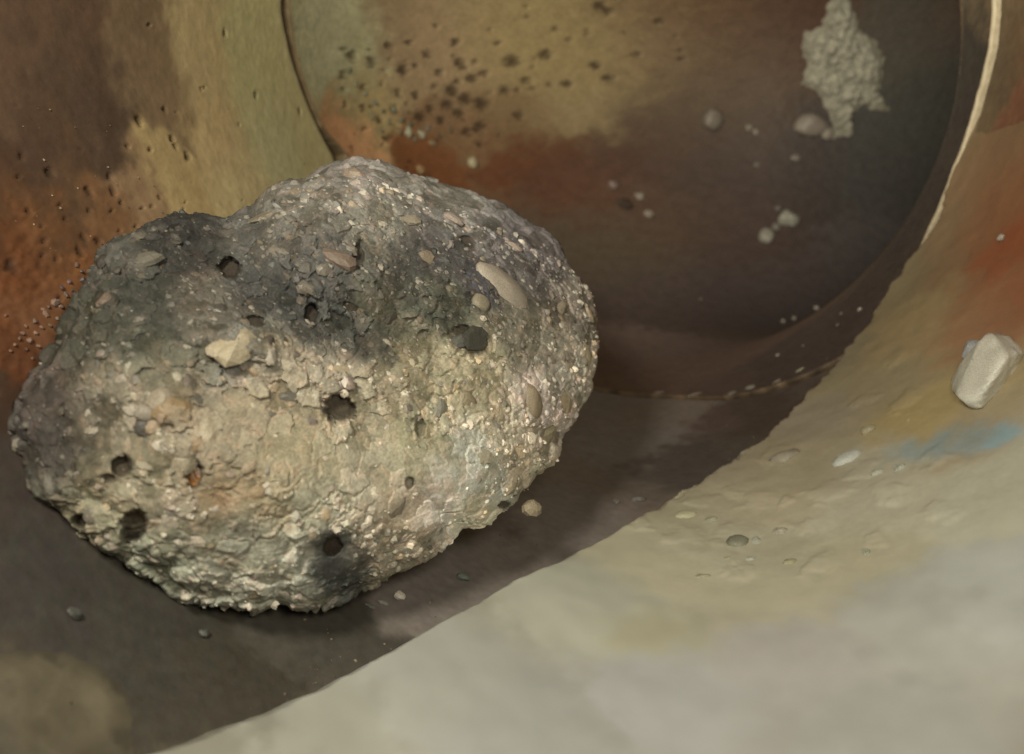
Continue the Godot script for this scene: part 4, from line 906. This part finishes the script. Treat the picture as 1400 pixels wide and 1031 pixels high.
	for q in [[Vector3(0.07132, -0.02320, -0.16747), Vector3(-0.95094, 0.30938, 0.00000), Vector3(0.30701, 0.94365, -0.12357), 2.05, 1.37, Color(0.529, 0.546, 0.409), 6],
		[Vector3(0.06925, -0.02879, -0.16772), Vector3(-0.92339, 0.38386, 0.00000), Vector3(0.38119, 0.91697, -0.11775), 1.90, 1.21, Color(0.422, 0.414, 0.337), 8],
		[Vector3(0.06671, -0.03427, -0.17049), Vector3(-0.88948, 0.45697, 0.00000), Vector3(0.45404, 0.88378, -0.11306), 1.76, 1.59, Color(0.404, 0.409, 0.382), 7],
		[Vector3(0.07285, -0.01785, -0.16465), Vector3(-0.97127, 0.23797, 0.00000), Vector3(0.23594, 0.96299, -0.13033), 2.00, 1.00, Color(0.440, 0.450, 0.323), 9],
		[Vector3(0.06461, -0.03809, -0.17125), Vector3(-0.86140, 0.50792, 0.00000), Vector3(0.50482, 0.85615, -0.11032), 2.14, 0.89, Color(0.310, 0.306, 0.271), 5],
		[Vector3(0.06010, -0.04487, -0.17733), Vector3(-0.80131, 0.59825, 0.00000), Vector3(0.59485, 0.79675, -0.10647), 2.97, 0.74, Color(0.278, 0.245, 0.209), 10],
		[Vector3(0.05451, -0.05151, -0.18341), Vector3(-0.72679, 0.68686, 0.00000), Vector3(0.68314, 0.72286, -0.10393), 2.70, 0.77, Color(0.321, 0.280, 0.251), 6]]:
		q[3] *= rng.randf_range(0.5, 0.95)
		q[4] *= rng.randf_range(0.5, 0.95)
		lay("joint_crumb", q, int(q[3] * 9.0) % 12, "pale crumb lodged in the lower joint, %s" % names.pop_front(), "crumb", "crumbs lodged in the joint")
	names = ["brightest of the row by the silt edge", "in the middle of that row", "leftmost of that row", "closest to the silt edge", "below the row towards the silt", "alone just above the joint crumbs", "between row and joint", "reddish, far left", "dim one between the two brightest"]
	for q in [[Vector3(0.10776, -0.00732, -0.28691), Vector3(-0.57369, 0.77284, 0.27129), Vector3(0.78133, 0.61575, -0.10186), 1.42, 1.42, Color(0.697, 0.688, 0.605)],
		[Vector3(0.10060, -0.01544, -0.27674), Vector3(-0.59660, 0.78861, 0.14888), Vector3(0.78381, 0.61241, -0.10292), 1.38, 1.38, Color(0.370, 0.347, 0.318)],
		[Vector3(0.09700, -0.01875, -0.27306), Vector3(-0.59800, 0.79416, 0.10819), Vector3(0.78772, 0.60726, -0.10359), 1.37, 1.64, Color(0.335, 0.324, 0.293)],
		[Vector3(0.07419, -0.00412, -0.17516), Vector3(-0.99883, 0.04834, 0.00000), Vector3(0.04775, 0.98658, -0.15612), 0.86, 0.86, Color(0.750, 0.750, 0.684)],
		[Vector3(0.07370, -0.00986, -0.17679), Vector3(-0.99219, 0.12477, 0.00000), Vector3(0.12346, 0.98184, -0.14405), 0.88, 0.70, Color(0.264, 0.243, 0.224)],
		[Vector3(0.07032, -0.02456, -0.18196), Vector3(-0.94711, 0.32090, 0.00000), Vector3(0.31848, 0.93997, -0.12260), 0.92, 0.92, Color(0.488, 0.471, 0.416)],
		[Vector3(0.07200, -0.01886, -0.17889), Vector3(-0.96957, 0.24480, 0.00000), Vector3(0.24273, 0.96139, -0.12963), 0.72, 0.72, Color(0.241, 0.230, 0.209)],
		[Vector3(0.07127, -0.03232, -0.28559), Vector3(-0.45155, 0.82149, 0.34822), Vector3(0.84033, 0.52274, -0.14349), 1.15, 1.72, Color(0.200, 0.158, 0.142)],
		[Vector3(0.07397, -0.00736, -0.18096), Vector3(-0.99581, 0.09144, 0.00000), Vector3(0.09042, 0.98470, -0.14899), 0.72, 0.72, Color(0.278, 0.269, 0.241)]]:
		q[3] *= 0.75
		q[4] *= 0.75
		lay("speck", q, int(q[3] * 23.0) % 12, "tiny bright speck on the dark pipe floor, %s" % names.pop_front(), "grit", "bright specks on the dark floor", 0.3)
	for q in [[Vector3(-0.03360, -0.06705, -0.06942), Vector3(0.44797, 0.89405, 0.00000), Vector3(0.86907, -0.43545, -0.23474), 0.55, 0.63, Color(0.331, 0.213, 0.158)],
		[Vector3(-0.03446, -0.06662, -0.06911), Vector3(0.45941, 0.88822, 0.00000), Vector3(0.86206, -0.44588, -0.24093), 0.47, 0.47, Color(0.278, 0.173, 0.122)],
		[Vector3(-0.03516, -0.06625, -0.07144), Vector3(0.46878, 0.88331, 0.00000), Vector3(0.85610, -0.45434, -0.24630), 0.64, 0.56, Color(0.344, 0.225, 0.171)],
		[Vector3(-0.03549, -0.06607, -0.07352), Vector3(0.47323, 0.88094, 0.00000), Vector3(0.85321, -0.45833, -0.24895), 0.65, 0.74, Color(0.341, 0.220, 0.171)],
		[Vector3(-0.03633, -0.06561, -0.07566), Vector3(0.48442, 0.87484, 0.00000), Vector3(0.84570, -0.46829, -0.25594), 0.67, 0.84, Color(0.310, 0.217, 0.183)],
		[Vector3(-0.03671, -0.06540, -0.07794), Vector3(0.48940, 0.87206, 0.00000), Vector3(0.84225, -0.47268, -0.25920), 0.60, 0.77, Color(0.286, 0.233, 0.178)],
		[Vector3(-0.03789, -0.06472, -0.07949), Vector3(0.50523, 0.86298, 0.00000), Vector3(0.83087, -0.48643, -0.27025), 0.69, 0.69, Color(0.254, 0.163, 0.164)],
		[Vector3(-0.03365, -0.06703, -0.06739), Vector3(0.44873, 0.89367, 0.00000), Vector3(0.86861, -0.43615, -0.23514), 0.53, 0.46, Color(0.282, 0.170, 0.109)],
		[Vector3(-0.03429, -0.06670, -0.07314), Vector3(0.45720, 0.88936, 0.00000), Vector3(0.86344, -0.44387, -0.23970), 0.49, 0.49, Color(0.258, 0.156, 0.107)],
		[Vector3(-0.03752, -0.06494, -0.07791), Vector3(0.50023, 0.86589, 0.00000), Vector3(0.83455, -0.48212, -0.26664), 0.51, 0.60, Color(0.220, 0.148, 0.140)],
		[Vector3(-0.03770, -0.06484, -0.08167), Vector3(0.50266, 0.86448, 0.00000), Vector3(0.83277, -0.48422, -0.26838), 0.71, 0.71, Color(0.155, 0.116, 0.122)],
		[Vector3(-0.03280, -0.06745, -0.07001), Vector3(0.43738, 0.89928, 0.00000), Vector3(0.87531, -0.42572, -0.22935), 0.47, 0.55, Color(0.237, 0.136, 0.091)],
		[Vector3(-0.03292, -0.06739, -0.06839), Vector3(0.43890, 0.89854, 0.00000), Vector3(0.87442, -0.42712, -0.23010), 0.39, 0.47, Color(0.230, 0.134, 0.087)],
		[Vector3(-0.03523, -0.06621, -0.07787), Vector3(0.46976, 0.88279, 0.00000), Vector3(0.85547, -0.45522, -0.24688), 0.60, 0.69, Color(0.150, 0.131, 0.097)],
		[Vector3(-0.03475, -0.06647, -0.07473), Vector3(0.46327, 0.88621, 0.00000), Vector3(0.85963, -0.44938, -0.24311), 0.50, 0.58, Color(0.220, 0.154, 0.106)],
		[Vector3(-0.03641, -0.06557, -0.06851), Vector3(0.48541, 0.87429, 0.00000), Vector3(0.84502, -0.46916, -0.25657), 0.61, 0.46, Color(0.232, 0.128, 0.094)],
		[Vector3(-0.03196, -0.06785, -0.06838), Vector3(0.42614, 0.90466, 0.00000), Vector3(0.88168, -0.41531, -0.22394), 0.39, 0.39, Color(0.182, 0.098, 0.064)],
		[Vector3(-0.03442, -0.06663, -0.07190), Vector3(0.45894, 0.88847, 0.00000), Vector3(0.86235, -0.44545, -0.24067), 0.56, 0.48, Color(0.340, 0.227, 0.186)],
		[Vector3(-0.03502, -0.06632, -0.07002), Vector3(0.46687, 0.88433, 0.00000), Vector3(0.85734, -0.45262, -0.24518), 0.39, 0.47, Color(0.282, 0.177, 0.133)],
		[Vector3(-0.03576, -0.06593, -0.07612), Vector3(0.47676, 0.87903, 0.00000), Vector3(0.85087, -0.46149, -0.25111), 0.59, 0.59, Color(0.290, 0.236, 0.197)],
		[Vector3(-0.03403, -0.06683, -0.06833), Vector3(0.45375, 0.89113, 0.00000), Vector3(0.86556, -0.44073, -0.23782), 0.46, 0.46, Color(0.273, 0.161, 0.106)],
		[Vector3(-0.03407, -0.06682, -0.07070), Vector3(0.45426, 0.89087, 0.00000), Vector3(0.86525, -0.44120, -0.23810), 0.48, 0.56, Color(0.302, 0.197, 0.151)],
		[Vector3(-0.03608, -0.06575, -0.07450), Vector3(0.48111, 0.87666, 0.00000), Vector3(0.84795, -0.46536, -0.25382), 0.41, 0.50, Color(0.260, 0.169, 0.129)],
		[Vector3(-0.03697, -0.06526, -0.07919), Vector3(0.49293, 0.87007, 0.00000), Vector3(0.83978, -0.47576, -0.26156), 0.52, 0.52, Color(0.210, 0.158, 0.141)],
		[Vector3(-0.03860, -0.06430, -0.08220), Vector3(0.51470, 0.85737, 0.00000), Vector3(0.82372, -0.49450, -0.27741), 0.54, 0.54, Color(0.191, 0.150, 0.136)],
		[Vector3(-0.03328, -0.06721, -0.06647), Vector3(0.44380, 0.89613, 0.00000), Vector3(0.87155, -0.43163, -0.23258), 0.38, 0.38, Color(0.235, 0.119, 0.072)],
		[Vector3(-0.03597, -0.06581, -0.07349), Vector3(0.47966, 0.87746, 0.00000), Vector3(0.84893, -0.46406, -0.25291), 0.49, 0.41, Color(0.286, 0.191, 0.145)],
		[Vector3(-0.03942, -0.06380, -0.08212), Vector3(0.52565, 0.85070, 0.00000), Vector3(0.81510, -0.50365, -0.28625), 0.62, 0.62, Color(0.214, 0.145, 0.123)]]:
		q[3] *= rng.randf_range(0.45, 0.85)
		q[4] *= rng.randf_range(0.45, 0.85)
		q[5] *= rng.randf_range(0.4, 0.85)
		q[2] = q[2].rotated(q[1], rng.randf() * TAU)
		lay("crumb", q, 5 + int(q[3] * 31.0) % 7, "tiny pinkish crumb stuck on the rusty wall left of the lump", "crumb", "pinkish crumbs left of the lump")
	stone_shapes.append(stone_shape(55, 0.9, 26, 40))
	var big: Array = [[Vector3(0.07295, -0.00270, -0.11656), Vector3(-0.99932, 0.03694, 0.00000), Vector3(0.03648, 0.98674, -0.15817), 6.95, 8.11, Color(0.602, 0.681, 0.750)]][0]
	var lean: Vector3 = big[2].rotated(big[1], -0.45)
	var white := set_stone("white_stone", self, big[0] + big[1] * 0.0016, lean * big[3] * 0.001, big[1] * 0.0044, lean.cross(big[1]) * big[4] * 0.001, Color(0.93, 0.96, 0.90), 13, 0.6)
	tag(white, "big white angular stone standing on the silt at the right edge", "stone")
	for q in [[Vector3(0.06760, -0.02755, -0.11874), Vector3(-0.92607, 0.37734, 0.00000), Vector3(0.37469, 0.91958, -0.11821), 3.25, 1.62, Color(0.689, 0.750, 0.735), 1, "white oval pebble half sunk in the silt, left of the blue streak"],
		[Vector3(0.06953, -0.02223, -0.10921), Vector3(-0.95250, 0.30454, 0.00000), Vector3(0.30219, 0.94515, -0.12399), 1.60, 1.26, Color(0.600, 0.649, 0.590), 2, "small white pebble just under the left end of the blue streak"],
		[Vector3(0.06857, -0.02503, -0.11079), Vector3(-0.93938, 0.34289, 0.00000), Vector3(0.34038, 0.93249, -0.12081), 1.52, 1.05, Color(0.551, 0.593, 0.510), 3, "flat pale pebble between the white oval pebble and the blue streak"],
		[Vector3(0.06412, -0.03490, -0.12679), Vector3(-0.87830, 0.47811, 0.00000), Vector3(0.47511, 0.87278, -0.11187), 3.76, 2.02, Color(0.449, 0.426, 0.364), 4, "broad flat grey stone sunk at the upper edge of the silt"],
		[Vector3(0.05190, -0.05134, -0.11308), Vector3(-0.71093, 0.70326, 0.00000), Vector3(0.69948, 0.70710, -0.10360), 2.37, 1.25, Color(0.632, 0.640, 0.470), 1, "yellowish pebble at the silt edge, left one of a pair"],
		[Vector3(0.05474, -0.04829, -0.11079), Vector3(-0.74992, 0.66153, 0.00000), Vector3(0.65790, 0.74581, -0.10452), 1.59, 1.10, Color(0.529, 0.550, 0.425), 2, "yellowish pebble at the silt edge, right one of a pair"],
		[Vector3(0.06975, -0.02155, -0.12422), Vector3(-0.95542, 0.29526, 0.00000), Vector3(0.29295, 0.94795, -0.12481), 1.80, 1.54, Color(0.498, 0.477, 0.347), 3, "dull tan pebble in the orange part of the silt"],
		[Vector3(0.07129, -0.01572, -0.11992), Vector3(-0.97652, 0.21541, 0.00000), Vector3(0.21350, 0.96788, -0.13274), 0.98, 1.23, Color(0.750, 0.694, 0.443), 0, "small bright tan pebble above the blue streak"],
		[Vector3(0.05640, -0.04635, -0.10267), Vector3(-0.77255, 0.63495, 0.00000), Vector3(0.63142, 0.76826, -0.10526), 2.16, 1.71, Color(0.282, 0.298, 0.232), 1, "dark greenish pebble in the cluster at the middle of the silt"],
		[Vector3(0.05819, -0.04408, -0.10267), Vector3(-0.79714, 0.60379, 0.00000), Vector3(0.60037, 0.79263, -0.10627), 1.02, 1.59, Color(0.526, 0.566, 0.505), 6, "narrow pale pebble right of the dark greenish pebble"],
		[Vector3(0.05492, -0.04809, -0.09855), Vector3(-0.75238, 0.65873, 0.00000), Vector3(0.65512, 0.74825, -0.10460), 1.43, 0.88, Color(0.556, 0.563, 0.422), 2, "yellow white pebble under the dark greenish pebble"],
		[Vector3(0.05716, -0.04541, -0.09772), Vector3(-0.78300, 0.62202, 0.00000), Vector3(0.61853, 0.77862, -0.10566), 1.09, 0.76, Color(0.517, 0.557, 0.503), 3, "small grey white pebble under the narrow pale one"],
		[Vector3(0.06054, -0.04079, -0.10376), Vector3(-0.82936, 0.55872, 0.00000), Vector3(0.55545, 0.82450, -0.10800), 1.48, 1.14, Color(0.456, 0.457, 0.395), 4, "rounded pale pebble right of the cluster in the silt"],
		[Vector3(0.06524, -0.03275, -0.09298), Vector3(-0.89375, 0.44856, 0.00000), Vector3(0.44566, 0.88797, -0.11355), 0.91, 1.32, Color(0.494, 0.531, 0.444), 7, "lone upright pale pebble in the lower middle of the silt"],
		[Vector3(0.07300, -0.00050, -0.12618), Vector3(-0.99998, 0.00682, 0.00000), Vector3(0.00673, 0.98645, -0.16394), 2.24, 2.74, Color(0.542, 0.598, 0.652), 10, "white stone chip leaning behind the big white stone"],
		[Vector3(0.07046, 0.01910, -0.14375), Vector3(-0.96517, -0.26161, 0.00000), Vector3(-0.25284, 0.93281, -0.25678), 0.81, 0.81, Color(0.750, 0.750, 0.714), 0, "tiny bright grain on the orange wall at the right edge"],
		[Vector3(0.06019, -0.04130, -0.09524), Vector3(-0.82457, 0.56576, 0.00000), Vector3(0.56247, 0.81977, -0.10771), 1.48, 0.85, Color(0.408, 0.408, 0.280), 3, "flat yellowish pebble below and right of the cluster"],
		[Vector3(0.05217, -0.05106, -0.09444), Vector3(-0.71467, 0.69946, 0.00000), Vector3(0.69569, 0.71082, -0.10368), 1.71, 0.86, Color(0.409, 0.423, 0.310), 4, "flat pale pebble on the nearer side of the cluster"]]:
		var o := lay("silt_pebble" if q[3] < 4.0 else "white_stone", q, q[6], q[7], "pebble" if q[3] < 4.0 else "stone", "pebbles in the silt" if q[3] < 4.0 else "")
		if q[3] < 4.0: o.position -= q[1] * q[4] * 0.0003
	var mm := MultiMesh.new()
	mm.transform_format = MultiMesh.TRANSFORM_3D
	mm.use_colors = true
	mm.mesh = stone_shape(72, 1.0, 5, 7)
	mm.instance_count = 620
	for i in 620:
		var th := rng.randf_range(2.0, 80.0)
		var z := 0.05 + 0.13 * rng.randf()
		if i < 260:       # along the edge of the silt
			th = rng.randf_range(8.0, 80.0)
			z = 0.058 + 0.00145 * (th - 8.0) + rng.randfn() * 0.0035
		elif i < 380:     # below the pipe's rusty left wall
			th = rng.randf_range(-48.0, -20.0)
			z = rng.randf_range(0.07, 0.12)
		var r := 0.00005 + 0.00022 * pow(rng.randf(), 3.0)
		var bs := Basis(Vector3(rng.randfn(), rng.randfn(), rng.randfn()).normalized(), rng.randf() * TAU).scaled(Vector3(r, r * 0.7, r * 0.85))
		z = minf(z, table(joint, th) - 0.002)
		mm.set_instance_transform(i, Transform3D(bs, wall(th, z, R - r * 0.3)))
		mm.set_instance_color(i, Color(0.16, 0.13, 0.09) * rng.randf_range(0.4, 1.8))
	var g := MultiMeshInstance3D.new()
	g.name = "grit"
	g.multimesh = mm
	var gm := StandardMaterial3D.new()
	gm.vertex_color_use_as_albedo = true
	gm.roughness = 0.7
	g.material_override = gm
	add_child(g, true)
	tag(g, "fine grit scattered on the pipe floor and along the silt edge", "grit", "", "stuff")
